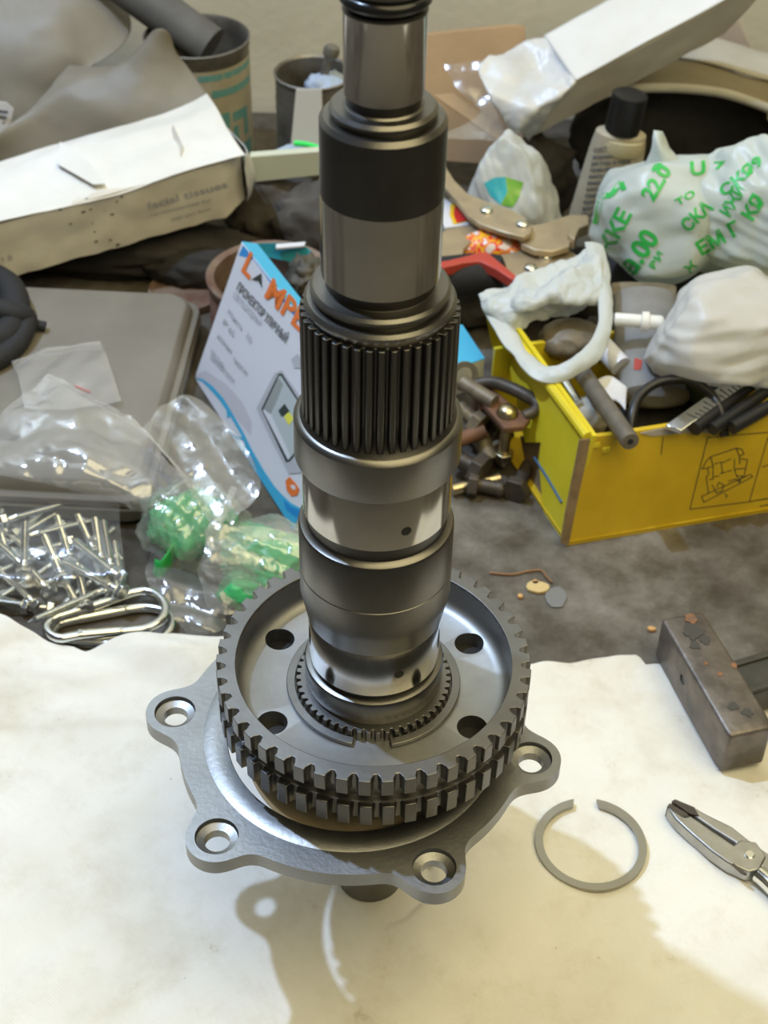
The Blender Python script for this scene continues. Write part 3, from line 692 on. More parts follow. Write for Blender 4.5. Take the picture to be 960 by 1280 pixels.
pface('blue_edge', z7([(850, 1180), (760, 1080), (620, 930), (520, 800), (440, 690), (470, 770), (560, 900), (700, 1080), (800, 1180)]), 'print_blue', 3)
pface('blue_swoosh', ribbon(z7([(10, 155), (90, 160), (150, 190), (200, 250), (240, 330)]), z7([(10, 180), (90, 185), (140, 220), (180, 280), (240, 335)])), 'print_blue', 3)
pface('blue_leaf', z7([(295, 190), (330, 240), (320, 290), (305, 300)]), 'print_cyan', 3)
pface('blue_leaf', z7([(295, 395), (360, 420), (440, 440), (450, 465), (360, 435), (300, 410)]), 'print_cyan', 3)
pface('pale_field', z7([(430, 470), (520, 650), (420, 690), (360, 560), (340, 440)]), 'print_pale', 1)
# picture of the floodlight
pface('floodlight_frame', z7([(510, 230), (640, -20), (690, -40), (830, 160), (850, 480), (850, 680), (740, 690), (640, 500)]), 'print_grey', 4)
pface('floodlight_frame', z7([(545, 235), (665, -15), (690, -20), (830, 200), (850, 480), (745, 605), (720, 610)]), 'print_dark', 5)
pface('floodlight_reflector', z7([(560, 240), (670, 0), (685, 0), (825, 215), (840, 470), (735, 595)]), 'print_glass', 6)
pface('floodlight_side', z7([(565, 235), (665, 10), (700, 60), (610, 270)]), 'print_steel', 7)
pface('floodlight_side', z7([(555, 240), (600, 240), (750, 560), (735, 595)]), 'box_white', 7)
pface('led_shade', z7([(665, 245), (710, 195), (745, 250), (690, 290)]), 'print_dark', 8)
pface('led_chip', z7([(705, 290), (740, 250), (775, 300), (740, 350)]), 'print_yellow', 8)
pface('orange_badge', z7([(715, 740), (745, 710), (790, 760), (815, 800), (800, 840), (760, 850), (725, 810)]), 'print_orange', 4)
pface('badge_gap', z7([(750, 770), (780, 770), (790, 800), (765, 800)]), 'box_white', 5)
pface('grey_dot', z6([(755, 900), (800, 860), (850, 900), (840, 960), (780, 960)]), 'print_grey', 4)
def text_verts(body, size=1., bold=0., sub=0):
    cu = bpy.data.curves.new('t', 'FONT'); cu.body = body; cu.size = size; cu.offset = bold; cu.resolution_u = 3; cu.fill_mode = 'FRONT'
    o = bpy.data.objects.new('t', cu); COL.objects.link(o); bpy.context.view_layer.update()
    me = bpy.data.meshes.new_from_object(o.evaluated_get(bpy.context.evaluated_depsgraph_get()))
    bpy.data.objects.remove(o, do_unlink=True)
    bm = bmesh.new(); bm.from_mesh(me); bmesh.ops.triangulate(bm, faces=bm.faces)
    for _ in range(sub):
        e = [x for x in bm.edges if x.calc_length() > size*.12]
        if e: bmesh.ops.subdivide_edges(bm, edges=e, cuts=1, use_grid_fill=False); bmesh.ops.triangulate(bm, faces=bm.faces)
    bm.verts.index_update()
    r = [v.co.copy() for v in bm.verts], [tuple(v.index for v in f.verts) for f in bm.faces]; bm.free(); return r
def text_on(name, body, p0, p1, height, mt, parent, place, bold=0., sub=0, hdir=None, stretch=True):
    # text between picture points p0 and p1 (baseline), letter height in the direction hdir
    v, f = text_verts(body, 1., bold, sub)
    if not v: return
    w = max(q.x for q in v); p0 = V(p0).to_2d(); p1 = V(p1).to_2d(); ex = (p1-p0)/w; n = V((ex.y, -ex.x)).normalized()*height/.72
    if hdir: n = V(hdir).to_2d().normalized()*height/.72
    out = [place(*(p0+ex*q.x+n*q.y)) for q in v]
    if any(p is None for p in out):
        f = [t for t in f if all(out[i] is not None for i in t)]; out = [p if p is not None else V(parent.location if parent else (0, 0, 0)) for p in out]
    if not f: return
    return obj(name, out, f, MT[mt], parent, smooth=False)
hd6 = (70, -150)
fp = lambda k: (lambda x, y: facept(x, y, k))
text_on('logo_lettering', 'L', *z6([(398, 262), (462, 335)]), 27, 'print_orange', LB, fp(5), bold=.03, hdir=hd6)
pface('logo_arrow', z6([(475, 335), (545, 290), (550, 400), (525, 345)]), 'print_dark', 5)
text_on('logo_lettering', 'MPER', *z6([(560, 445), (915, 800)]), 26, 'print_orange', LB, fp(5), bold=.03, hdir=hd6)
text_on('heading_lettering', 'ПРОЖЕКТОР УЛИЧНЫЙ', *z6([(365, 400), (715, 785)]), 10, 'print_text', LB, fp(5), bold=.025, hdir=hd6)
for a, b, t in [((340, 455), (535, 668), 'СВЕТОДИОДНЫЙ'), ((303, 565), (405, 705), 'мощность'), ((435, 735), (470, 800), '20 Вт'), ((268, 640), (345, 745), 'IP 65'), ((232, 745), (330, 865), 'напряжение'), ((340, 905), (440, 1020), 'энергии'), ((185, 850), (275, 970), 'срок службы'), ((180, 890), (350, 1075), 'световой поток')]:
    text_on('small_lettering', t, *z6([a, b]), 7, 'print_faint', LB, fp(5), bold=.0, hdir=hd6)

# small blue and white carton behind the shaft
SB = thing('blue_carton', at(585, 450, 0), 'small light-blue and white carton just right of the shaft splines', 'carton')
q = [at(545, 408, .052), at(578, 406, .052), at(606, 448, .052), at(566, 462, .052)]
obj('carton_body', *prism_vf([V((p.x, p.y, .030)) for p in q], (0, 0, .0218)), MT['box_white'], SB, bevel=.0006)
obj('carton_top', *prism_vf([p-V((0, 0, .0004)) for p in q], (0, 0, .0006)), MT['print_cyan'], SB, smooth=False)

# ------------------------------------------------------------------ tissue packs
def soft_box(name, o, ax, ay, az, mt, parent, n=(40, 10, 14), amp=.003, freq=35, seed=1, pinch=None, bulge=0.):
    me = MB(); o, ax, ay, az = V(o), V(ax), V(ay), V(az); idx = {}; v = []; f = []
    def vid(i, j, k):
        if (i, j, k) not in idx: idx[(i, j, k)] = len(v); v.append((i/n[0], j/n[1], k/n[2]))
        return idx[(i, j, k)]
    for k in (0, n[2]):
        for i in range(n[0]):
            for j in range(n[1]): f.append((vid(i, j, k), vid(i+1, j, k), vid(i+1, j+1, k), vid(i, j+1, k)))
    for j in (0, n[1]):
        for i in range(n[0]):
            for k in range(n[2]): f.append((vid(i, j, k), vid(i+1, j, k), vid(i+1, j, k+1), vid(i, j, k+1)))
    for i in (0, n[0]):
        for j in range(n[1]):
            for k in range(n[2]): f.append((vid(i, j, k), vid(i, j+1, k), vid(i, j+1, k+1), vid(i, j, k+1)))
    out = []; ctr = o+(ax+ay+az)*.5
    for a, b, c in v:
        b2, c2 = b, c
        if pinch: b2, c2 = pinch(a, b, c)
        p = o+ax*a+ay*b2+az*c2; d = (p-(o+ax*a+ay*.5+az*.5)).normalized()
        p += d*(amp*ridge(p*freq, seed)+bulge*(math.sin(PI*b)*math.sin(PI*c)))
        out.append(p)
    return obj(name, out, f, MT[mt], parent, sharp=48)
TP = thing('tissue_pack', at(160, 330, .03), 'long white soft pack of tissues, torn and speckled, lying over dark clutter at upper left', 'tissue pack')
fbl = at(15, 347, .034); fbr = at(312, 262, .050); e = fbr-fbl; fb0 = fbl-e*.30; bk = V((-e.y, e.x, 0)).normalized()*.082
upv = at(300, 200, .1)-fbr; upv = V((0, 0, 1))*.046+(V((upv.x, upv.y, 0)))*.3
soft_box('pack_front', fb0, e*1.30, bk, upv, 'tissue_shaded', TP, n=(50, 14, 10), amp=.0035, freq=30, seed=6, pinch=lambda a, b, c: (.5+(b-.5)*(1-.25*max(0, (a-.93)/.07)), .5+(c-.5)*(1-.18*max(0, (a-.93)/.07))))
top0 = fb0+upv+V((0, 0, .0012))
def toprow(t, dz): return [top0+e*(1.30*s)+bk*t+V((0, 0, dz+.002*math.sin(9*s+3*t)+.016*max(0, t-.3)*s**5)) for s in (0, .2, .36, .41, .44, .6, .8, .94, 1.0)]
sheet('pack_top', [toprow(-.015, -.0005), toprow(.35, .002), toprow(.7, .003), toprow(1.02, -.001)], MT['tissue_white'], TP, nu=6, nv=10, amp=.003, freq=40, seed=8, thick=.0006)
ex = e.normalized()
flp = [top0+e*.66+bk*.98+V((0, 0, .003)), top0+e*.71+bk*.42+V((0, 0, .009)), top0+e*.735+bk*.08+V((0, 0, .003)), top0+e*.69+bk*.1+V((0, 0, .004)), top0+e*.60+bk*.55+V((0, 0, .006))]
obj('torn_flap', *prism_vf(flp, (0, 0, .0006)), MT['tissue_white'], TP, sharp=20)
flp = [top0+e*1.08+bk*.62+V((0, 0, .003)), top0+e*1.10+bk*.66+V((0, 0, .007)), top0+e*1.085+bk*.28+V((0, 0, .006)), top0+e*1.06+bk*.18+V((0, 0, .003))]
obj('torn_flap', *prism_vf(flp, (0, 0, .0008)), MT['tissue_shaded'], TP, sharp=20)
ec = fbr+upv*.5+bk*.35
obj('open_end_shade', *prism_vf([ec+ex*.0016+bk*(.28*math.cos(t))+upv*(.36*math.sin(t)) for t in [2*PI*k/9 for k in range(9)]], ex*.0012), MT['grime_and_hollow'], TP, sharp=30)  # dark patch paints the shaded hollow of the pack end
sheet('end_fold', [[fbr+bk*.05+upv*.1, fbr+ex*.008+bk*.2+upv*.15, fbr+ex*.004+bk*.55+upv*.15], [fbr+bk*.0+upv*.5, fbr+ex*.010+bk*.12+upv*.5, fbr+ex*.012+bk*.25+upv*.42], [fbr+bk*.02+upv*.95, fbr+ex*.005+bk*.2+upv*1.0, fbr+ex*.0+bk*.7+upv*1.0]], MT['silver_film'], TP, nu=6, nv=6, amp=.003, freq=80, seed=12, thick=.0005)
# pack front lettering and specks, laid on the real surface
bpy.context.view_layer.update()
def bvh_of(*os):
    vs, fs = [], []
    for o in os:
        M_ = o.matrix_world; n = len(vs); vs += [M_ @ q.co for q in o.data.vertices]; fs += [tuple(i+n for i in p.vertices) for p in o.data.polygons]
    return BVHTree.FromPolygons(vs, fs)
def placer(tree, off):
    def pl(x, y):
        d = ray(x, y).normalized(); h = tree.ray_cast(CAM, d)
        return None if h[0] is None else h[0]-d*off
    return pl
tpf = [o for o in TP.children if o.name.startswith('pack_front')][0]; tt = placer(bvh_of(tpf), .0005)
text_on('pack_lettering', 'facial tissues', (185, 262), (285, 234), 9, 'print_faint', TP, tt, bold=.01, sub=1)
text_on('pack_lettering', 'recommended for', (188, 271), (265, 251), 4, 'print_faint', TP, tt, sub=1)
text_on('pack_lettering', '200 per box', (214, 277), (264, 262), 4, 'print_faint', TP, tt, sub=1)
text_on('pack_lettering', '7 8', (2, 330), (16, 324), 7, 'print_faint', TP, tt, sub=1)
mb = MB()
for x, y in [(108, 248), (88, 280), (115, 279), (131, 263), (146, 252), (118, 290), (138, 300), (147, 306), (126, 316), (113, 262), (75, 262), (152, 246), (98, 247), (104, 265), (140, 268), (120, 302)]:
    s = random.uniform(.7, 2.2); q = [tt(x+dx*s, y+dy*s) for dx, dy in ((-1.4, .5), (0, -.7), (1.6, -.4), (.3, .8))]
    if all(q): mb.add(q, [(0, 1, 2, 3)])
o = mb.build('ink_speck', MT['ink'], TP, smooth=False); o['kind'] = 'stuff'

TQ = thing('tissue_pack', at(700, 150, .05), 'white tissue pack with silvery wrapped end slanting up to the upper right', 'tissue pack')
A = atY(682, 46, .66); B = atY(721, 103, .605); Cc = atY(912, 0, .615); Dn = atY(645, 178, .60)
ax2 = (Cc-B)*1.35; ay2 = (A-B); az2 = (Dn-B)*.75+V((0, .02, -.02))
soft_box('pack_body', B+az2, ax2, ay2, -az2, 'tissue_shaded', TQ, n=(40, 12, 10), amp=.0018, freq=30, seed=15)
tp_ = [B-ax2.normalized()*.001, B+ax2, B+ax2+ay2, A-ax2.normalized()*.001]; upn = (ax2.cross(ay2)).normalized(); upn = upn if upn.z > 0 else -upn
sheet('pack_top', [[tp_[0].lerp(tp_[1], t)+upn*.002 for t in (0, .3, .6, 1)], [tp_[0].lerp(tp_[1], t).lerp(tp_[3].lerp(tp_[2], t), .5)+upn*.0035 for t in (0, .3, .6, 1)], [tp_[3].lerp(tp_[2], t)+upn*.002 for t in (0, .3, .6, 1)]], MT['tissue_white'], TQ, nu=10, nv=6, amp=.0015, freq=40, seed=17, thick=.0006)
E0 = atY(600, 82, .62); E1 = atY(655, 52, .655)
sheet('wrapped_end', [[A+upn*.001, E1, atY(622, 66, .645)], [A.lerp(B, .5)+upn*.002, atY(672, 95, .625), atY(600, 82, .625)], [B+upn*.001, atY(690, 118, .600), atY(612, 122, .605)], [B.lerp(B+az2, .5), atY(670, 140, .595), atY(630, 150, .600)], [B+az2, atY(648, 165, .600), atY(640, 172, .602)]], MT['silver_film'], TQ, nu=14, nv=12, amp=.009, freq=60, seed=19, thick=.0005)

# ------------------------------------------------------------------ far left: dusty films, paint tin, pipe, can
DF = sheet('dusty_film', [[atY(-60, 230, .595), atY(60, 200, .60), atY(170, 185, .60), atY(285, 165, .60)], [atY(-10, 175, .60), atY(70, 140, .615), atY(170, 135, .615), atY(265, 128, .625)], [atY(60, 115, .63), atY(110, 98, .635), atY(185, 85, .635), atY(240, 90, .65)], [atY(85, 82, .66), atY(150, 78, .65), atY(199, 36, .65), atY(218, 62, .66)]], MT['dust_film'], nu=14, nv=12, amp=.006, freq=22, seed=51, thick=.0006)
tag(DF, 'dusty grey polythene sheet peaked in front of the paint tin', 'film')
DG = thing('dusty_bag', atY(40, 100, .68)+V((0, 0, -.09)), 'large dusty translucent bag slumped at the upper left against the wall', 'bag')
sheet('film', [[atY(-90, 260, .64), atY(0, 200, .645), atY(60, 140, .66), atY(100, 90, .67)], [atY(-90, 120, .66), atY(0, 100, .665), atY(80, 70, .68), atY(150, 60, .70)], [atY(-90, 30, .69), atY(0, 15, .70), atY(90, 0, .71), atY(165, 25, .73)], [atY(-90, -60, .74), atY(0, -50, .745), atY(80, -40, .75), atY(150, -10, .755)]], MT['dust_film_thin'], DG, nu=12, nv=12, amp=.008, freq=20, seed=53, thick=.0006)
obj('bag_label', *prism_vf([atY(-14, 126, .634), atY(8, 128, .636), atY(17, 136, .636), atY(14, 155, .634), atY(4, 176, .630), atY(-14, 182, .628)], (0, .0006, 0)), MT['box_white'], DG, smooth=False, label='white printed label')
for k in range(4): obj('label_line', *prism_vf([atY(-14, 136+k*7, .6325), atY(10-k*2, 139+k*7, .6325), atY(10-k*2, 142+k*7, .6325), atY(-14, 139+k*7, .6325)], (0, .0003, 0)), MT['print_text'], DG, smooth=False)

PT = thing('paint_tin', (-.152, .70, 0), 'old paint tin with faded teal label standing against the wall', 'tin')
tz = atY(270, 45, .70).z
lathe('tin_body', [(.0400, 0), (.0412, .001), (.0412, .004), (.0405, .006), (.0405, tz-.008), (.0412, tz-.006), (.0412, tz-.002), (.0420, tz), (.0408, tz+.0005), (.0395, tz-.002), (.0392, tz-.010), (.0392, .004), (.001, .003)], MT['tin_metal'], PT, seg=48, o=PT.location)
def arc_patch(name, o, r, z0, z1, a0, a1, mt, parent, n=10):
    v = []; o = V(o)
    for k in range(n+1):
        a = R(a0+(a1-a0)*k/n)
        for z in (z0, z1): v.append(o+V((r*math.cos(a), r*math.sin(a), z)))
    return obj(name, v, [(2*k, 2*k+2, 2*k+3, 2*k+1) for k in range(n)], MT[mt], parent)
arc_patch('tin_label', PT.location, .0407, .010, tz-.012, -175, 5, 'tin_label', PT, 30)
for z0, z1, a0, a1 in [(tz-.020, tz-.015, -150, -5), (tz-.034, tz-.028, -70, -8), (.052, .066, -62, -50), (.040, .052, -46, -38), (.056, .064, -46, -20), (.040, .060, -28, -20), (.020, .034, -70, -12)]:
    arc_patch('label_print', PT.location, .0410, z0, z1, a0, a1, 'tin_teal', PT)
pa = atY(248, 48, .70); pb = atY(120, -45, .735)
tag(obj('grey_pipe', *tube_vf([pb+(pb-pa)*.3, pb, pa, pa-(pb-pa).normalized()*.012], .0165, 20), MT['grey_pipe']), 'grey plastic pipe slanting up to the left out of the paint tin', 'pipe')
CN = thing('open_can', (-.0585, .66, 0), 'open tin can with bits inside, behind the shaft neck', 'can')
cz = atY(390, 90, .66).z
lathe('can_body', [(.0290, 0), (.0300, .001), (.0296, .003), (.0296, cz-.030), (.0300, cz-.028), (.0296, cz-.025), (.0300, cz-.020), (.0296, cz-.017), (.0296, cz-.003), (.0305, cz-.002), (.0308, cz), (.0298, cz+.0006), (.0286, cz-.001), (.0286, .006), (.001, .005)], MT['tin_metal'], CN, seg=48, o=CN.location)
tag(blob('blue_cloth', (-.048, .655, cz-.014), (.020, .018, .016), MT['pale_blue'], amp=.2, freq=2, seed=5, sub=4), 'pale blue cloth scrap stuffed in the open can', 'cloth')
kb = atY(412, 72, .655); tag(lathe('iron_stub', [(.001, .010), (.005, .0095), (.0065, .006), (.006, .002), (.0035, -.001), (.0035, -.024), (.001, -.025)], MT['tin_metal'], seg=20, o=kb, axis=(.3, 0, 1)), 'small dark iron stub poking out of the open can', 'stub')
tag(obj('grey_card_strip', *prism_vf([atY(370, 112, .622), atY(402, 112, .622), atY(405, 186, .600), atY(363, 186, .600)], (0, .002, 0)), MT['grey_card'], bevel=.0004), 'narrow grey card strip leaning on the open can', 'card')
CBX = thing('cardboard_panel', (.03, .70, 0), 'brown cardboard panel leaning against the wall behind the shaft', 'cardboard')
cbp = [(396, 190), (398, 150), (405, 112), (418, 84), (440, 66), (540, 42), (640, 32), (656, 34), (664, 120), (664, 210)]
obj('panel', *prism_vf([atY(x, y, .735-(y-30)*.00035) for x, y in cbp], (0, .004, 0)), MT['cardboard'], CBX, bevel=.0008)
obj('folded_flap', *prism_vf([atY(540, 118, .655), atY(566, 116, .66), atY(655, 176, .60), atY(632, 182, .598)], (0, .003, -.002)), MT['cardboard'], CBX, bevel=.0006)
tag(sheet('clear_wrapper', [[atY(556, 82, .66), atY(600, 76, .655), atY(650, 72, .65)], [atY(572, 112, .645), atY(610, 112, .64), atY(650, 112, .63)], [atY(600, 140, .625), atY(630, 140, .62), atY(655, 150, .61)], [atY(545, 172, .60), atY(600, 176, .60), atY(650, 182, .59)]], MT['scrap_film'], nu=10, nv=10, amp=.006, freq=45, seed=61), 'crinkled clear wrapper under the silvery pack end', 'wrapper')
rp = [(312, 196), (402, 189), (470, 184), (470, 212), (402, 219), (318, 228)]
tag(obj('pale_strip', *prism_vf([atY(x, y, .575) for x, y in rp], (0, .006, .001)), MT['ruler_pale'], bevel=.0005), 'pale greenish flat strip between tissue pack and shaft', 'strip')
tag(obj('blue_slab', *prism_vf([atY(333, 192, .590), atY(360, 180, .60), atY(400, 180, .60), atY(402, 190, .59), atY(340, 198, .588)], (0, .004, -.004)), MT['pale_blue'], bevel=.0005), 'light blue plastic piece behind the pale strip', 'plastic')
tag(obj('green_tie', *tube_vf(spline([atY(368, 179, .592), atY(385, 181, .590), atY(404, 187, .588)], 5), .0022, 8), MT['neon']), 'neon green plastic tie above the pale strip', 'tie')

# dark clutter under the packs, plus black blobs added to darken gaps
def rag(px, Y, r, mt, seed, lab, z=None, name='dark_rag_filler', amp=.18):
    p = atY(*px, Y); p.z = r[2]*.8 if z is None else z
    return tag(blob(name, p, r, MT[mt], amp=amp, freq=1.9, seed=seed, sub=4, floor=.0006), lab, 'rag')
rag((130, 305), .545, (.12, .030, .022), 'black_rag_filler', 71, 'black crumpled rag under the left tissue pack')
rag((345, 270), .60, (.045, .035, .034), 'brown_rag', 73, 'dark brown rag under the end of the left tissue pack')
rag((250, 325), .525, (.040, .020, .016), 'black_rag_filler', 75, 'black rag scrap beside the rusty tin')
rag((420, 250), .57, (.050, .030, .034), 'brown_rag', 77, 'brown rag behind the shaft')
rag((665, 235), .625, (.035, .022, .040), 'black_rag_filler', 79, 'added black filler in the dark gap beside the label-printed bottle')  # black blob added to darken the gap by the bottle
rag((835, 215), .685, (.085, .016, .050), 'black_rag_filler', 81, 'added black filler for the shade under the arched cover', amp=.10)  # black blob added to darken the hollow under the cover
rag((800, 330), .50, (.080, .040, .026), 'black_rag_filler', 83, 'black rag under the green-printed bag')
rag((600, 330), .50, (.045, .040, .022), 'brown_rag', 85, 'brown rag under the locking pliers')
lp = at(232, 352, .012); tag(lathe('tin_lid', [(.001, .004), (.024, .004), (.026, .0055), (.028, .005), (.028, 0), (.001, 0)], MT['rust_tin'], seg=40, o=(lp.x, lp.y, .001)), 'round rusty tin lid behind the grey case corner', 'lid')

RT = thing('rusty_tin', (0, 0, 0), 'rusty open tin with red side behind the lamp carton', 'tin')
rc = at(338, 345, .056); RT.location = (rc.x, rc.y, 0); Rr = .044
lathe('tin_body', [(.041, 0), (.042, .001), (.042, .052), (.043, .053), (Rr, .0555), (Rr, .0575), (.0425, .0585), (.0385, .0570), (.0380, .0545), (.0380, .006), (.001, .005)], MT['rust_tin'], RT, seg=56, o=RT.location)
arc_patch('red_side', RT.location, .0424, .006, .048, -200, -120, 'rust_red', RT, 16)
tag(obj('teal_plate', *prism_vf([at(311, 306, .060), at(376, 305, .060), at(392, 318, .056), at(372, 330, .050), at(336, 322, .050)], (0, 0, .0014)), MT['teal_edge'], bevel=.0004), 'shiny teal plate lying in the rusty tin', 'plate')
tag(obj('white_edge_strip', *prism_vf([at(345, 307, .0620), at(382, 304, .0620), at(380, 309, .0620), at(345, 312, .0620)], (0, 0, .0012)), MT['box_white'], smooth=False), 'thin white strip on the teal plate edge', 'strip')
tag(blob('leather_scrap', at(384, 345, .055), (.014, .018, .014), MT['leather'], amp=.3, freq=2.2, seed=91, sub=4), 'dark patterned leather scrap beside the shaft', 'scrap')

# ------------------------------------------------------------------ right side: cover, bottle, bags
CV = thing('arched_cover', (.25, .68, 0), 'dusty arched plastic cover with pale rim at upper right over added black filler', 'cover')
r0 = [atY(690, 40, .745), atY(770, 33, .75), atY(870, 44, .75), atY(940, 62, .75), atY(1010, 90, .75), atY(1070, 190, .75)]
r1 = [atY(690, 78, .70), atY(770, 66, .70), atY(860, 74, .70), atY(930, 92, .70), atY(1010, 125, .70), atY(1070, 220, .70)]
r2 = [atY(690, 118, .655), atY(770, 106, .65), atY(860, 104, .645), atY(920, 112, .64), atY(1000, 150, .64), atY(1060, 250, .64)]
r3 = [atY(680, 126, .645), atY(770, 112, .64), atY(860, 111, .635), atY(930, 124, .63), atY(1000, 162, .63), atY(1060, 260, .63)]
sheet('upper_band', [r0, [a.lerp(b, .5)+V((0, 0, .006)) for a, b in zip(r0, r1)], r1], MT['cover_pale'], CV, nu=10, nv=6, amp=.001, freq=20, seed=3, thick=.002)
sheet('inset', [[p+V((0, .004, -.004)) for p in r1], [a.lerp(b, .5)+V((0, 0, -.004)) for a, b in zip(r1, r2)], [p+V((0, .002, -.003)) for p in r2]], MT['cover_brown'], CV, nu=10, nv=6, amp=.003, freq=25, seed=5, thick=.002)
obj('rim', *tube_vf(spline(r3, 8), .0036, 10), MT['cover_pale'], CV)
obj('side_wall', *prism_vf([r3[-1], r0[-1], V((r0[-1].x, r0[-1].y, 0)), V((r3[-1].x, r3[-1].y, 0))], (.003, 0, 0)), MT['cover_pale'], CV)
tag(obj('pink_card', *prism_vf([atY(880, 60, .765), atY(892, 22, .77), atY(920, 20, .77), atY(940, 64, .765), atY(925, 90, .76), atY(880, 90, .76)], (0, .004, 0)), MT['cover_pink'], bevel=.0006), 'faded pinkish card scrap behind the arched cover', 'card')

BT = thing('label_bottle', (.1585, .575, 0), 'squeeze bottle with black cap and beige text label behind the printed bag', 'bottle')
bz = atY(772, 165, .57).z; ct = atY(771, 122, .57).z; bo = V(BT.location); bax = V((.10, 0, 1)).normalized()
def flat_lathe(name, prof, mt, parent, o, axis, sy=.62, seg=40, **k):
    v, f = lathe_vf(prof, seg, (0, 0, 0)); x, y, z = frame(axis); o = V(o); x = V((1, 0, 0))-axis*axis.x; x.normalize(); y = axis.cross(x)
    return obj(name, [o+x*p.x+y*(p.y*sy)+axis*p.z for p in v], f, MT[mt], parent, **k)
Hb = bz/bax.z
flat_lathe('body', [(.022, .001), (.0245, .004), (.0245, .03), (.0225, Hb*.6), (.0200, Hb-.012), (.0185, Hb-.003), (.012, Hb)], 'bottle_label', BT, bo, bax)
flat_lathe('label_fold', [(.001, Hb-.018), (.0150, Hb-.017), (.0165, Hb-.012), (.0150, Hb-.006), (.001, Hb-.004)], 'bottle_seal', BT, bo+V((.002, -.0045, 0)), bax, sy=.6)
co, ci = gear_loops(40, [(0, .0122), (.5, .0122), (.6, .0128), (.9, .0128)], .004)
v, f = ring_prism_vf(co, ci, Hb-.001, ct/bax.z); x = V((1, 0, 0))-bax*bax.x; x.normalize(); y = bax.cross(x)
mb = MB(); mb.add([bo+x*p.x+y*p.y+bax*p.z for p in v], f); mb.add(*lathe_vf([(.0118, ct/bax.z-.001), (.0118, ct/bax.z+.0004)], 40, bo, bax)); mb.build('cap', MT['black_plastic'], BT, sharp=25)
bpy.context.view_layer.update()
bl_ = placer(bvh_of(BT.children[0], BT.children[1]), .0006)
for k, (t, w) in enumerate([('СОСТАВ', .5), ('натуральное средство', .9), ('для ухода за кожей', .95), ('применение', .9), ('нанести на поверхность', 1), ('выдержать', .9), ('смыть тёплой водой', 1), ('хранить в сухом месте', 1), ('срок годности', .9), ('изготовлено', 1), ('объём 100 мл', .8), ('дата указана', .9)]):
    y = 184+k*8; x0 = 738-k*1.6; text_on('label_lettering', t, (x0+4, y+7), (x0+4+52*w, y+4), 5.4, 'print_text', BT, bl_, bold=.03, sub=1)

def px_poly(tree, poly, n=5):
    pl = placer(tree, .0006); out = []
    for (x0, y0), (x1, y1) in zip(poly, poly[1:]+poly[:1]):
        for k in range(n): t = k/n; out.append((x0+(x1-x0)*t, y0+(y1-y0)*t))
    cx = sum(p[0] for p in out)/len(out); cy = sum(p[1] for p in out)/len(out); v = [pl(cx, cy)]; rings = (.35, .7, 1.0); m_ = len(out); f = []
    for s in rings: v += [pl(cx+(x-cx)*s, cy+(y-cy)*s) for x, y in out]
    for i in range(m_):
        j = (i+1) % m_; f.append((0, 1+i, 1+j))
        for r_ in range(2): f.append((1+r_*m_+i, 1+r_*m_+m_+i, 1+r_*m_+m_+j, 1+r_*m_+j))
    f = [t for t in f if all(v[i] is not None for i in t)]; v = [p if p is not None else V((0, 0, 0)) for p in v]
    used = sorted({i for t in f for i in t}); mp = {i: k for k, i in enumerate(used)}
    return [v[i] for i in used], [tuple(mp[i] for i in t) for t in f]
SBg = thing('white_bag', (.094, .560, 0), 'small white plastic bag with a blue and green sticker, by the bottle', 'bag')
def sbs(p):
    w = 1.0-.30*max(0, p.z)+.28*max(0, -p.z); return V((p.x*w+.10*max(0, -p.z)-.10*max(0, p.z), p.y*w, p.z))
sb = crumple('bag', (.090, .560, .048), (.040, .033, .056), MT['bag_white'], SBg, seed=101, n=16, shape=sbs)
bpy.context.view_layer.update(); tr_ = bvh_of(sb)
obj('sticker_half', *px_poly(tr_, [(605, 229), (618, 222), (632, 221), (634, 240), (626, 256), (612, 244)]), MT['sticker_blue'], SBg, label='blue half of the sticker')
obj('sticker_half', *px_poly(tr_, [(632, 221), (654, 228), (649, 246), (641, 259), (626, 256), (634, 240)]), MT['sticker_green'], SBg, label='green half of the sticker')

# locking pliers
LP = thing('locking_pliers', at(640, 310, .04), 'tan metal locking pliers with rivets and red and black grips lying right of the shaft', 'pliers')
def pl_plate(name, px, z, t, mt='tan_plate', **k):
    return obj(name, *prism_vf([at(x, y, z) for x, y in px], (0, 0, -t)), MT[mt], LP, bevel=.0008, **k)
pl_plate('upper_arm', [(540, 203), (556, 206), (568, 225), (585, 242), (610, 252), (640, 262), (660, 274), (666, 283), (664, 291), (655, 296), (630, 290), (600, 280), (584, 268), (572, 252), (558, 236), (540, 225)], .072, .004)
pl_plate('inner_arm', [(540, 292), (575, 283), (600, 280), (611, 284), (592, 300), (580, 310), (577, 325), (540, 330)], .062, .004)
pl_plate('jaw_plate', [(650, 283), (680, 279), (700, 272), (712, 268), (735, 268), (736, 276), (722, 283), (714, 296), (712, 308), (690, 314), (668, 312), (652, 305)], .066, .005)
pl_plate('jaw_tip', [(709, 292), (714, 280), (724, 272), (736, 270), (736, 280), (724, 285), (718, 299)], .070, .009)
pl_plate('lower_arm', [(612, 322), (645, 314), (672, 305), (695, 303), (712, 312), (730, 325), (735, 345), (715, 356), (680, 352), (650, 348), (640, 342)], .058, .005)
for x, y, z in [(608, 264, .072), (653, 281, .072), (682, 321, .058), (663, 336, .058), (707, 337, .058)]:
    lathe('rivet', [(.0052, -.001), (.0052, .0006), (.0046, .0018), (.003, .0030), (.0005, .0034)], MT['chrome'], LP, seg=24, o=at(x, y, z))
gp = [at(525, 348, .050), at(560, 346, .052), at(600, 342, .054), at(630, 345, .053)]
obj('grip', *tube_vf(spline(gp, 6), [.0145]*12+[.0140]*5+[.011, .008], 16), MT['black_fabric'], LP, label='black rubber grip')
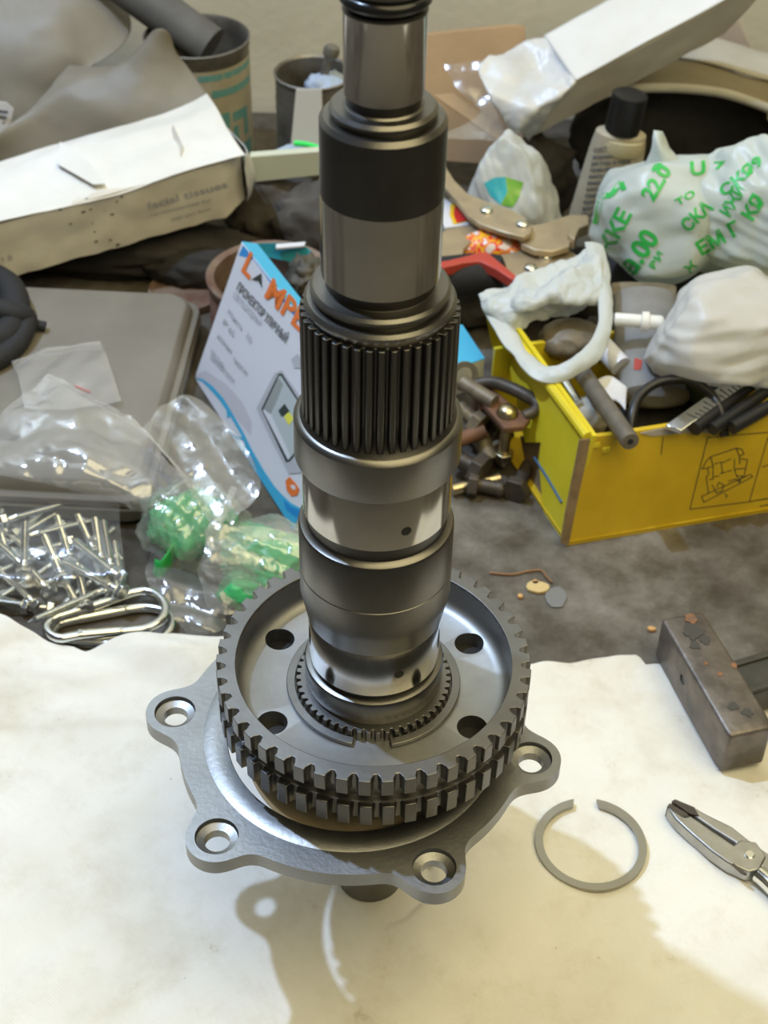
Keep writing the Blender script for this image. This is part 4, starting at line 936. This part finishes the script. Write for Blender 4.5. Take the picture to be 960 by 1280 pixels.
obj('grip_band', *prism_vf([at(x, y, .0685) for x, y in [(525, 330), (560, 325), (585, 319), (600, 314), (610, 315), (628, 330), (648, 346), (640, 349), (620, 336), (600, 326), (580, 328), (525, 341)]], (0, 0, -.008)), MT['red_grip'], LP, bevel=.001, label='red grip band')

def wrapper_mat(name, cols, scale):
    m = mat(name, cols[0], .3); nt = m.node_tree; N = nt.nodes; n = N.new('ShaderNodeTexNoise'); n.inputs['Scale'].default_value = scale; n.inputs['Detail'].default_value = 1
    tc = N.new('ShaderNodeTexCoord'); nt.links.new(tc.outputs['Object'], n.inputs['Vector']); cr = N.new('ShaderNodeValToRGB'); cr.color_ramp.interpolation = 'CONSTANT'; e_ = cr.color_ramp.elements
    while len(e_) < len(cols): e_.new(.5)
    for k, c in enumerate(cols): e_[k].position = [0, .40, .47, .54, .60][k]; e_[k].color = (*c, 1)
    nt.links.new(n.outputs[0], cr.inputs[0]); nt.links.new(cr.outputs[0], N['Principled BSDF'].inputs['Base Color'])
wrapper_mat('sweet_print', [(.72, .62, .55), (.80, .05, .03), (.85, .45, .02), (.75, .06, .04), (.80, .76, .76)], 130)
tag(sheet('sweet_wrapper', [[at(582, 295, .062), at(610, 288, .066), at(650, 300, .060)], [at(580, 310, .058), at(615, 305, .062), at(652, 318, .056)], [at(582, 326, .050), at(612, 324, .052), at(645, 325, .050)]], MT['sweet_print'], nu=10, nv=10, amp=.004, freq=70, seed=111, thick=.0004), 'crumpled red, yellow and white sweet wrapper between the plier arms', 'wrapper')
S2 = thing('sweet_wrapper', at(572, 265, .03), 'red sweet wrapper with yellow border under the upper plier arm', 'wrapper')
obj('wrapper', *prism_vf([at(x, y, .060) for x, y in [(548, 245), (572, 250), (596, 268), (592, 280), (556, 284), (546, 270)]], (0, 0, -.004)), MT['box_white'], S2, bevel=.0008)
obj('print', *prism_vf([at(x, y, .0606) for x, y in [(563, 255), (572, 253), (588, 266), (586, 276), (567, 280), (562, 268)]], (0, 0, -.001)), MT['sweet_yellow'], S2, smooth=False)
obj('print', *prism_vf([at(x, y, .0612) for x, y in [(568, 258), (576, 257), (587, 268), (584, 275), (571, 278), (567, 268)]], (0, 0, -.001)), MT['sweet_red'], S2, smooth=False)

# ------------------------------------------------------------------ yellow carton of junk
YB = thing('yellow_carton', (.16, .30, 0), 'open yellow cardboard box full of workshop odds and ends', 'box')
yc = at(708, 682, 0); yr = at(960, 640, 0); fd = (yr-yc).normalized(); ytl = at(737, 547, .07)
yin = V((-fd.y, fd.x, 0)); lean = (ytl-yc); wl_ = .20
ytr = ytl+fd*wl_*.98; yr2 = yc+fd*wl_
tb = [yc, yr2, ytr]+[ytl.lerp(ytr, t)+V((0, 0, .0016*noise.noise(V((t*14, 2, 3)))-.0006)) for t in [k/14 for k in range(13, 0, -1)]]+[ytl]
obj('front_wall', *prism_vf(tb, yin*.0032), MT['yellow_card'], YB, sharp=30, label='yellow front panel with line drawings')
fo = yc; fnn = (yr2-yc).cross(ytl-yc).normalized(); fnn = fnn if fnn.dot(CAM-yc) > 0 else -fnn
def fr(px, py, k=1): return on(px, py, fo+fnn*(.0002*k), fnn)
yk = at(632, 408, .07); ln = (yk-yc).cross(ytl-yc).normalized(); ln = ln if ln.dot(V((-1, 0, 0))) > 0 else -ln
lw = [on(x, y, yc, ln) for x, y in [(629, 414), (640, 402), (741, 545), (736, 560), (703, 681), (692, 674), (679, 640), (673, 575), (676, 553), (656, 553), (641, 482)]]
obj('side_wall', *prism_vf(lw, -ln*.0032), MT['yellow_lit'], YB, sharp=30)
lw2 = [on(x, y, yc-ln*.0034, ln) for x, y in [(650, 545), (700, 545), (706, 678), (690, 672), (668, 640)]]
obj('inner_flap', *prism_vf(lw2, -ln*.002), MT['card_raw'], YB)
obj('side_top_fold', *tube_vf([ytl+V((-.001, 0, .0005)), yk+V((0, 0, .0005))], .0034, 10), MT['yellow_lit'], YB)
ydp = (yk-ytl); ydp.z = 0; b0 = yc+ydp; b1 = yr2+ydp
obj('back_wall', *prism_vf([b0, b1, b1+V((0, 0, .066)), b0+V((0, 0, .066))], -yin*.003), MT['yellow_lit'], YB)
obj('far_wall', *prism_vf([yr2, b1, b1+V((0, 0, .066)), ytr], (-.003, 0, 0)), MT['yellow_lit'], YB)
obj('bottom', *prism_vf([yc+V((0, 0, .001)), yr2+V((0, 0, .001)), b1+V((0, 0, .001)), b0+V((0, 0, .001))], (0, 0, .002)), MT['yellow_card'], YB)
obj('open_flap', *prism_vf([atY(x, y, .395) for x, y in [(604, 374), (622, 368), (634, 400), (645, 440), (643, 480), (622, 462), (612, 420)]], (0, .003, 0)), MT['yellow_lit'], YB)
te = [fr(x, y) for x, y in [(724, 549), (737, 548), (733, 570), (722, 620), (710, 680), (700, 678), (706, 640), (716, 590)]]
obj('torn_edge', *prism_vf(te, fnn*.0012), MT['card_raw'], YB, sharp=20, label='torn raw cardboard corner')
for x, y in [(745, 556), (757, 562)]: obj('staple', *prism_vf([fr(x-5, y-2), fr(x+5, y-4), fr(x+5, y+2), fr(x-5, y+4)], fnn*.0010), MT['yellow_lit'], YB, bevel=.0003)
obj('top_scuff', *prism_vf([fr(x, y) for x, y in [(800, 541), (822, 536), (845, 534), (880, 533), (905, 530), (925, 534), (905, 541), (870, 540), (840, 542), (815, 545)]], fnn*.0006), MT['grey_card'], YB, smooth=False, label='scuffed bare card along the top edge')
obj('blue_line', *tube_vf([on(x, y, yc+ln*.0004, ln) for x, y in [(668, 572), (684, 597), (702, 628)]], .0008, 8), MT['blue_cord'], YB)
z8 = lambda l: [(820+x/6.857, 520+y/6.857) for x, y in l]
def stroke(l, w=1.1, raw=False):
    mb_ = MB(); l = l if raw else z8(l)
    for (x0, y0), (x1, y1) in zip(l, l[1:]):
        dx, dy = x1-x0, y1-y0; L_ = math.hypot(dx, dy) or 1; nx_, ny_ = -dy/L_*w/2, dx/L_*w/2; ex_, ey_ = dx/L_*w/3, dy/L_*w/3
        mb_.add([fr(x0-ex_+nx_, y0-ey_+ny_), fr(x1+ex_+nx_, y1+ey_+ny_), fr(x1+ex_-nx_, y1+ey_-ny_), fr(x0-ex_-nx_, y0-ey_-ny_)], [(0, 1, 2, 3)])
    return mb_
mb = MB()
lines = [[(960, 140), (443, 185), (290, 800), (800, 735), (960, 705)], [(958, 190), (800, 735)], [(395, 455), (430, 390), (470, 350), (690, 275), (735, 285), (755, 325)], [(470, 350), (490, 430), (440, 445), (395, 455)], [(690, 275), (715, 345), (755, 325)],
         [(440, 445), (455, 500), (430, 520), (450, 660)], [(490, 430), (490, 540), (460, 545)], [(715, 345), (720, 410)], [(720, 365), (785, 375), (755, 520), (690, 510), (670, 450), (675, 370)], [(680, 455), (765, 450)],
         [(390, 690), (810, 500), (830, 520), (410, 740), (390, 690)], [(480, 590), (520, 660), (570, 640), (580, 590), (540, 570), (520, 610)], [(620, 560), (680, 540), (720, 570)], [(690, 510), (720, 560), (740, 510)],
         [(560, 400), (570, 490)], [(540, 400), (590, 395)], [(550, 495), (600, 480)], [(500, 410), (530, 405)], [(600, 385), (640, 370)], [(500, 520), (540, 515)], [(610, 475), (650, 465)], [(590, 670), (610, 680), (600, 700)], [(62, 180), (45, 330)]]
for l in lines: s_ = stroke(l); mb.add(s_.v, s_.f)
for l in ([(959, 548), (1010, 541)], [(937, 627), (1010, 615)], [(953, 584), (975, 575), (985, 590), (965, 600)], [(950, 633), (965, 630)]): s_ = stroke(l, raw=True); mb.add(s_.v, s_.f)
mb.build('line_drawing', MT['ink'], YB, smooth=False, label='black line drawing of boots on a plank')
tag(blob('box_dark_filler', (.20, .325, .020), (.060, .035, .022), MT['black_rag_filler'], amp=.10, freq=2, seed=121, sub=4, floor=.0035), 'added black filler darkening the bottom of the yellow box', 'rag')  # black blob added as dark background inside the box
tag(blob('box_gap_filler', at(765, 425, .050), (.026, .020, .016), MT['black_rag_filler'], amp=.16, freq=2, seed=123, sub=4), 'added black filler behind the steel rod in the yellow box', 'cloth')  # black blob added to darken the box interior
tag(sheet('paper_scrap', [[at(745, 505, .058), at(768, 500, .060), at(782, 512, .058)], [at(740, 480, .064), at(762, 470, .068), at(784, 485, .064)]], MT['box_white'], nu=6, nv=6, amp=.003, freq=70, seed=9, thick=.0004), 'white paper scrap right of the steel rod', 'paper')
rd = thing('steel_rod', at(790, 552, .07), 'dull grey steel rod with centre hole resting on the yellow box edge', 'rod')
ra, rb = at(720, 455, .064), at(788, 552, .079); rd.location = rb; dd = (rb-ra).normalized()
obj('rod_body', *tube_vf([ra, rb-dd*.0006, rb], [.0055, .0055, .0050], 24), MT['rod_steel'], rd)
lathe('end_hole_shade', [(.0018, -.001), (.0018, .0002)], MT['rubber'], rd, seg=16, o=rb, axis=dd)  # black disc paints the shade inside the centre hole
tag(obj('black_hose_loop', *tube_vf(spline([at(788, 548, .060), at(790, 520, .070), at(800, 494, .076), at(825, 477, .080), at(858, 475, .081), at(885, 489, .078), at(900, 512, .073), at(906, 545, .060)], 6), .0030, 12), MT['black_plastic']), 'black hose loop arching over the front of the yellow box', 'hose')
wf = thing('white_fitting', at(800, 402, .088), 'white plastic pipe fitting with a collar pointing right over the yellow box', 'fitting')
wa, wb_ = at(768, 399, .090), at(829, 404, .090); wd = (wb_-wa)
lathe('stem', [(.0036, 0), (.0042, .001), (.0042, wd.length*.62), (.0046, wd.length*.72), (.0046, wd.length*.95), (.0036, wd.length)], MT['white_plastic'], wf, seg=24, o=wa, axis=wd)
lathe('collar', [(.0042, -.003), (.0062, -.0025), (.0064, .0015), (.0042, .003)], MT['white_plastic'], wf, seg=24, o=wa+wd*.64, axis=wd)
tb_ = thing('squeeze_tube', at(810, 460, .05), 'grey squeeze tube with red print standing in the yellow box', 'tube')
ta, tc_ = at(818, 502, .056), at(806, 372, .072); td = (tc_-ta)
flat_lathe('tube_body', [(.010, 0), (.022, .004), (.0225, .03), (.0215, td.length*.8), (.0205, td.length)], 'tube_grey', tb_, ta, td.normalized(), sy=.5)
flat_lathe('tube_crimp', [(.0210, td.length-.001), (.0215, td.length+.012)], 'iron_tan', tb_, ta, td.normalized(), sy=.12)
bpy.context.view_layer.update(); tr_ = bvh_of(tb_.children[0])
for poly in ([(793, 447), (803, 450), (801, 462), (792, 462)], [(818, 462), (840, 465), (846, 474), (825, 474)]):
    v, f = px_poly(tr_, poly, 3)
    if f: obj('red_print', v, f, MT['red_grip'], tb_, label='red printed patch')
rl = thing('steel_scale', at(890, 505, .066), 'bright steel scale with tick marks lying slanted in the yellow box', 'ruler')
ro = [at(832, 531, .074), at(929, 462, .080), at(941, 474, .080), at(852, 538, .074)]
obj('scale_body', *prism_vf(ro, (0, 0, -.003)), MT['chrome'], rl, bevel=.0004)
for k in range(14):
    t = .22+k*.055; a = ro[3].lerp(ro[2], t); b = a.lerp(ro[0].lerp(ro[1], t), .5 if k % 4 else .8); w_ = (ro[1]-ro[0]).normalized()*.0006
    obj('tick_mark', [a+V((0, 0, .0002)), a+w_+V((0, 0, .0002)), b+w_+V((0, 0, .0002)), b+V((0, 0, .0002))], [(0, 1, 2, 3)], MT['ink'], rl, smooth=False)
for k, (a, b, r_, l) in enumerate([((868, 536), (962, 462), .0045, 'black rod directly below the steel scale'), ((890, 537), (985, 470), .0040, 'second black rod below the steel scale'), ((915, 535), (1000, 486), .0042, 'third black rod below the steel scale')]):
    tag(obj('black_rod', *tube_vf([at(*a, .070), at(*b, .074)], r_, 12), MT['black_plastic']), l, 'rod', 'black rods in the yellow box')
tag(blob('green_pouch', at(885, 470, .058), (.026, .022, .018), MT['green_dark'], amp=.12, freq=2, seed=125, sub=4), 'dark green crumpled pouch behind the steel scale', 'pouch')
tag(obj('white_tube_piece', *tube_vf([at(752, 432, .070), at(776, 458, .066)], .0070, 16), MT['box_white']), 'short white tube lying behind the steel rod', 'tube')
tag(obj('steel_pin', *tube_vf([at(705, 478, .064), at(722, 505, .062)], .0036, 12), MT['zinc']), 'bright steel pin left of the steel rod', 'pin')
tag(blob('pale_lump', at(735, 520, .050), (.013, .012, .013), MT['cover_pale'], amp=.12, freq=2, seed=127, sub=4), 'pale lump of putty in the near corner of the yellow box', 'lump')
tag(obj('black_bar', *tube_vf(spline([at(820, 456, .082), at(850, 450, .083), at(880, 448, .082)], 4), .0042, 12), MT['black_plastic']), 'black curved bar under the plain white bag', 'bar')
tag(blob('brown_block', at(715, 425, .062), (.022, .018, .012), MT['iron_tan'], amp=.10, freq=2, seed=129, sub=4), 'brownish worn block inside the bag handle loop', 'block')

# white carrier bag draped over the box corner, with its handle loop
HB = thing('carrier_bag', at(690, 380, .06), 'crumpled white carrier bag with open handle loop draped over the yellow box corner', 'bag')
sheet('bag_sheet', [[at(600, 372, .080), at(640, 350, .088), at(690, 335, .092), at(728, 318, .098), at(745, 308, .10)], [at(604, 386, .082), at(640, 372, .092), at(690, 356, .098), at(728, 345, .10), at(752, 340, .10)], [at(618, 398, .078), at(650, 392, .088), at(690, 378, .092), at(722, 376, .094), at(748, 374, .092)], [at(628, 412, .074), at(655, 404, .076), at(690, 392, .076), at(715, 388, .076), at(740, 386, .076)]], MT['bag_white'], HB, nu=20, nv=20, amp=.013, freq=75, seed=131, thick=.0006)
hp = spline([at(610, 378, .080), at(628, 410, .078), at(650, 442, .076), at(672, 464, .076), at(695, 468, .078), at(722, 456, .082), at(745, 436, .086), at(756, 405, .090), at(756, 370, .094), at(748, 330, .098), at(742, 305, .10)], 6)
hr = [[], [], [], []]
for k, q in enumerate(hp[::2]):
    t_ = (hp[min(2*k+1, len(hp)-1)]-hp[max(2*k-1, 0)]).normalized(); sd_ = t_.cross(V((.25, -.55, .80))).normalized()
    w_ = .0056*(1+.35*noise.noise(q*70))
    for m_, c_ in enumerate((-1, -.35, .35, 1)): hr[m_].append(q+sd_*(c_*w_)+V((.25, -.55, .80))*(.0022*(1-c_*c_)+.0012*noise.noise(q*120+V((m_, 0, 0)))))
sheet('handle_band', hr, MT['bag_white'], HB, nu=4, nv=4, amp=.0016, freq=120, seed=7, thick=.0010)
sheet('bag_side', [[at(606, 380, .080), at(625, 400, .078), at(648, 436, .075)], [at(618, 400, .062), at(632, 430, .062), at(645, 448, .066)]], MT['bag_white'], HB, nu=8, nv=6, amp=.004, freq=60, seed=133, thick=.0005)

PB = thing('printed_bag', at(850, 320, .05), 'crumpled white plastic bag with green print heaped behind the yellow box', 'bag')
def pbs(p):
    g = .16*math.exp(-((p.x-.22)/.16)**2)*max(0, -p.y+.3); return V((p.x, p.y, p.z*(1-.15*max(0, p.x))))*(1-g)
pc = at(857, 272, .093)
b1_ = crumple('bag', pc, (.067, .052, .051), MT['bag_print'], PB, seed=141, n=20, shape=pbs, floor=.03)
b2_ = crumple('bag_fold', at(955, 268, .105), (.052, .045, .054), MT['bag_print'], PB, rot=(0, .3, .2), seed=143, n=14, floor=.03)
tipv = [atY(806, 206, pc.y), atY(880, 210, pc.y+.01)]; tk = atY(821, 163, pc.y+.005)
sheet('twisted_corner', [[tipv[0], tipv[0].lerp(tipv[1], .5)+V((0, -.012, 0)), tipv[1]], [atY(814, 185, pc.y), atY(828, 186, pc.y-.004), atY(848, 196, pc.y+.01)], [tk+V((-.002, 0, 0)), tk, tk+V((.004, 0, -.001))]], MT['bag_print'], PB, nu=6, nv=8, amp=.003, freq=60, seed=145, thick=.0006)
bpy.context.view_layer.update(); pb_ = placer(bvh_of(b1_, b2_), .0007)
z2 = lambda l: [(720+x/4, 150+y/4) for x, y in l]
for t, a, b, h in [('ЖКЕ', (155, 705), (280, 470), 17), ('а.00', (285, 785), (420, 590), 22), ('22.0', (385, 410), (480, 250), 17), ('9', (400, 275), (445, 225), 9), ('ТО', (505, 430), (600, 375), 7), ('СКА', (560, 565), (690, 440), 14), ('ЕМ Г', (625, 680), (830, 560), 15), ('КЯ', (880, 510), (945, 400), 15), ('ИЖИ', (765, 490), (850, 350), 13), ('СКЯ9', (740, 385), (940, 210), 11), ('ВИ', (395, 750), (440, 670), 8), ('Ж', (570, 770), (610, 730), 10), ('U', (570, 275), (650, 270), 15), ('7', (690, 245), (750, 240), 8)]:
    text_on('green_lettering', t, *z2([a, b]), h*1.15, 'green_print', PB, pb_, bold=.035, sub=2)
for l in ([(95, 520), (125, 380), (175, 375), (225, 310), (240, 350)],):
    l = z2(l)
    for (x0, y0), (x1, y1) in zip(l, l[1:]):
        L_ = math.hypot(x1-x0, y1-y0); nx_, ny_ = -(y1-y0)/L_*3.4, (x1-x0)/L_*3.4; v = []; n_ = 5
        for k in range(n_+1):
            t = k/n_; v += [pb_(x0+(x1-x0)*t+nx_, y0+(y1-y0)*t+ny_), pb_(x0+(x1-x0)*t-nx_, y0+(y1-y0)*t-ny_)]
        if all(p is not None for p in v): obj('green_bracket', v, [(2*k, 2*k+2, 2*k+3, 2*k+1) for k in range(n_)], MT['green_print'], PB, smooth=False)
tag(crumple('white_bag', at(920, 410, .096), (.056, .050, .040), MT['bag_plain'], rot=(.2, 0, -.3), seed=156, n=13, lo=.7, floor=.05), 'plain crumpled white bag on the right of the yellow box', 'bag')

# ------------------------------------------------------------------ rusty hardware between shaft and yellow box
RB = thing('rusty_bracket', at(630, 560, 0), 'rusty bracket clamped by a dome-headed bolt beside the yellow box', 'bracket')
obj('plate', *prism_vf([at(x, y, .046) for x, y in [(590, 478), (606, 476), (640, 505), (664, 522), (655, 532), (630, 535), (618, 520), (600, 500)]], (0, 0, -.005)), MT['bracket_rust'], RB, bevel=.0012)
obj('leg', *prism_vf([at(x, y, .044) for x, y in [(590, 478), (604, 478), (612, 500), (600, 505)]], (0, .004, -.043)), MT['bracket_rust'], RB, bevel=.0012)
bh = at(634, 517, .046)
lathe('bolt_head', [(.0062, 0), (.0068, .001), (.0062, .0030), (.0045, .0050), (.002, .0060), (.0004, .0062)], MT['brass_zinc'], RB, seg=28, o=bh)
lathe('bolt_shank', [(.0036, 0), (.0036, -.030), (.0034, -.040)], MT['brass_zinc'], RB, seg=20, o=bh)
hx_ = [(bh.x+.0066*math.cos(k*PI/3+.3), bh.y+.0066*math.sin(k*PI/3+.3), bh.z-.036) for k in range(6)]
mb = MB(); mb.add(*prism_vf(hx_, (0, 0, .006))); mb.build('nut', MT['brass_zinc'], RB, bevel=.0006)
tag(obj('black_pliers_arm', *tube_vf(spline([at(590, 482, .046), at(615, 478, .050), at(645, 488, .052), at(670, 503, .050), at(668, 514, .048), at(655, 520, .046)], 5), [.0042]*14+[.0036]*12, 12), MT['dark_iron']), 'bent black iron arm hooked over the rusty bracket', 'iron')
for k, (a, za, b, zb, r_, mt, nm, l) in enumerate([((578, 478), .050, (618, 503), .048, .0048, 'iron_tan', 'iron_pin', 'tapered brown iron pin lying on the rusty bracket'), ((568, 552), .022, (606, 537), .028, .0050, 'bracket_rust', 'rusty_rod', 'short rusty rod left of the bolt'), ((565, 612), .005, (624, 598), .006, .0040, 'brass_zinc', 'pale_rod', 'pale metal rod on the bench below the bracket'), ((602, 545), .020, (612, 575), .010, .0055, 'iron_tan', 'tan_peg', 'tan peg behind the bracket bolt')]):
    tag(obj(nm, *tube_vf([at(*a, za), at(*b, zb)], r_, 14), MT[mt]), l, 'rod')
def junk_bolt(a, za, b, zb, r, mt, lab):
    A_, B_ = at(*a, za), at(*b, zb); T = thing('old_bolt', ((A_.x+B_.x)/2, (A_.y+B_.y)/2, 0), lab, 'bolt', 'old bolts heaped by the bracket'); d = (B_-A_).normalized(); L_ = (B_-A_).length
    lathe('shank', [(r*.8, 0), (r, r*.3)]+[(r*(1.0 if k % 2 else .86), r*.5+k*r*.3) for k in range(1, int(max(2, (L_-r)/(r*.3))))]+[(r, L_)], MT[mt], T, seg=14, o=A_, axis=d, sharp=50)
    x, y, z = frame(d); mb = MB(); mb.add(*prism_vf([B_+x*(r*1.9*math.cos(k*PI/3))+y*(r*1.9*math.sin(k*PI/3)) for k in range(6)], d*(r*1.3))); mb.build('hex_head', MT[mt], T, bevel=.0006)
for a in [((572, 508), .034, (592, 524), .030, .0052, 'iron_tan', 'tan old bolt nearest the shaft collar, head toward the bracket'), ((566, 570), .014, (592, 584), .012, .0060, 'dark_iron', 'dark old bolt under the rusty rod'), ((630, 612), .006, (598, 606), .007, .0050, 'dark_iron', 'dark old bolt lying under the clamped bolt nut'),
          ((600, 508), .020, (622, 540), .018, .0050, 'dark_iron', 'oily old bolt behind the rusty bracket leg'), ((662, 580), .008, (646, 608), .008, .0048, 'dark_iron', 'dark old bolt against the yellow box side'), ((585, 535), .010, (612, 560), .009, .0058, 'iron_tan', 'tan old bolt at the bottom of the heap')]: junk_bolt(*a)
tag(lathe('iron_washer', [(.006, -.001), (.0095, -.001), (.0095, .001), (.006, .001)], MT['tin_metal'], seg=28, o=at(580, 470, .054), axis=(.3, -.8, .3), closed=True), 'iron ring standing beside the small blue carton', 'ring')

# debris on the bench
wp = [at(x, y, .0012) for x, y in [(612, 716), (640, 718), (660, 714), (676, 713), (682, 720), (690, 728)]]
tag(obj('copper_wire', *tube_vf(spline(wp, 5), .0006, 6), MT['copper']), 'thin copper wire on the bench right of the drum', 'wire')
def chip(px, r, mt, seed, lab, nm, h=.002):
    c = at(*px, .0003); n_ = 12; p_ = [c+V((r[0]*math.cos(a)*(1+.4*noise.noise(V((math.cos(a)*2, math.sin(a)*2, seed)))), r[1]*math.sin(a)*(1+.4*noise.noise(V((math.cos(a)*2, seed, math.sin(a)*2)))), 0)) for a in [2*PI*k/n_ for k in range(n_)]]
    tag(obj(nm, *prism_vf(p_, (0, 0, h)), MT[mt], bevel=.0003), lab, 'chip')
chip((672, 736), (.0070, .0048), 'chip_yellow', 2, 'yellowish paint chip on the bench', 'paint_chip')
chip((695, 747), (.0065, .0085), 'flake_grey', 5, 'grey flake beside the yellowish chip', 'grey_flake', .0008)
chip((650, 747), (.0016, .0016), 'chip_orange', 8, 'tiny orange crumb left of the grey flake', 'crumb')
chip((814, 788), (.0024, .0018), 'chip_orange', 9, 'tiny orange crumb touching the hammer head', 'crumb')
chip((669, 730), (.0022, .0020), 'chip_orange', 11, 'small orange crumb above the yellowish chip', 'crumb')
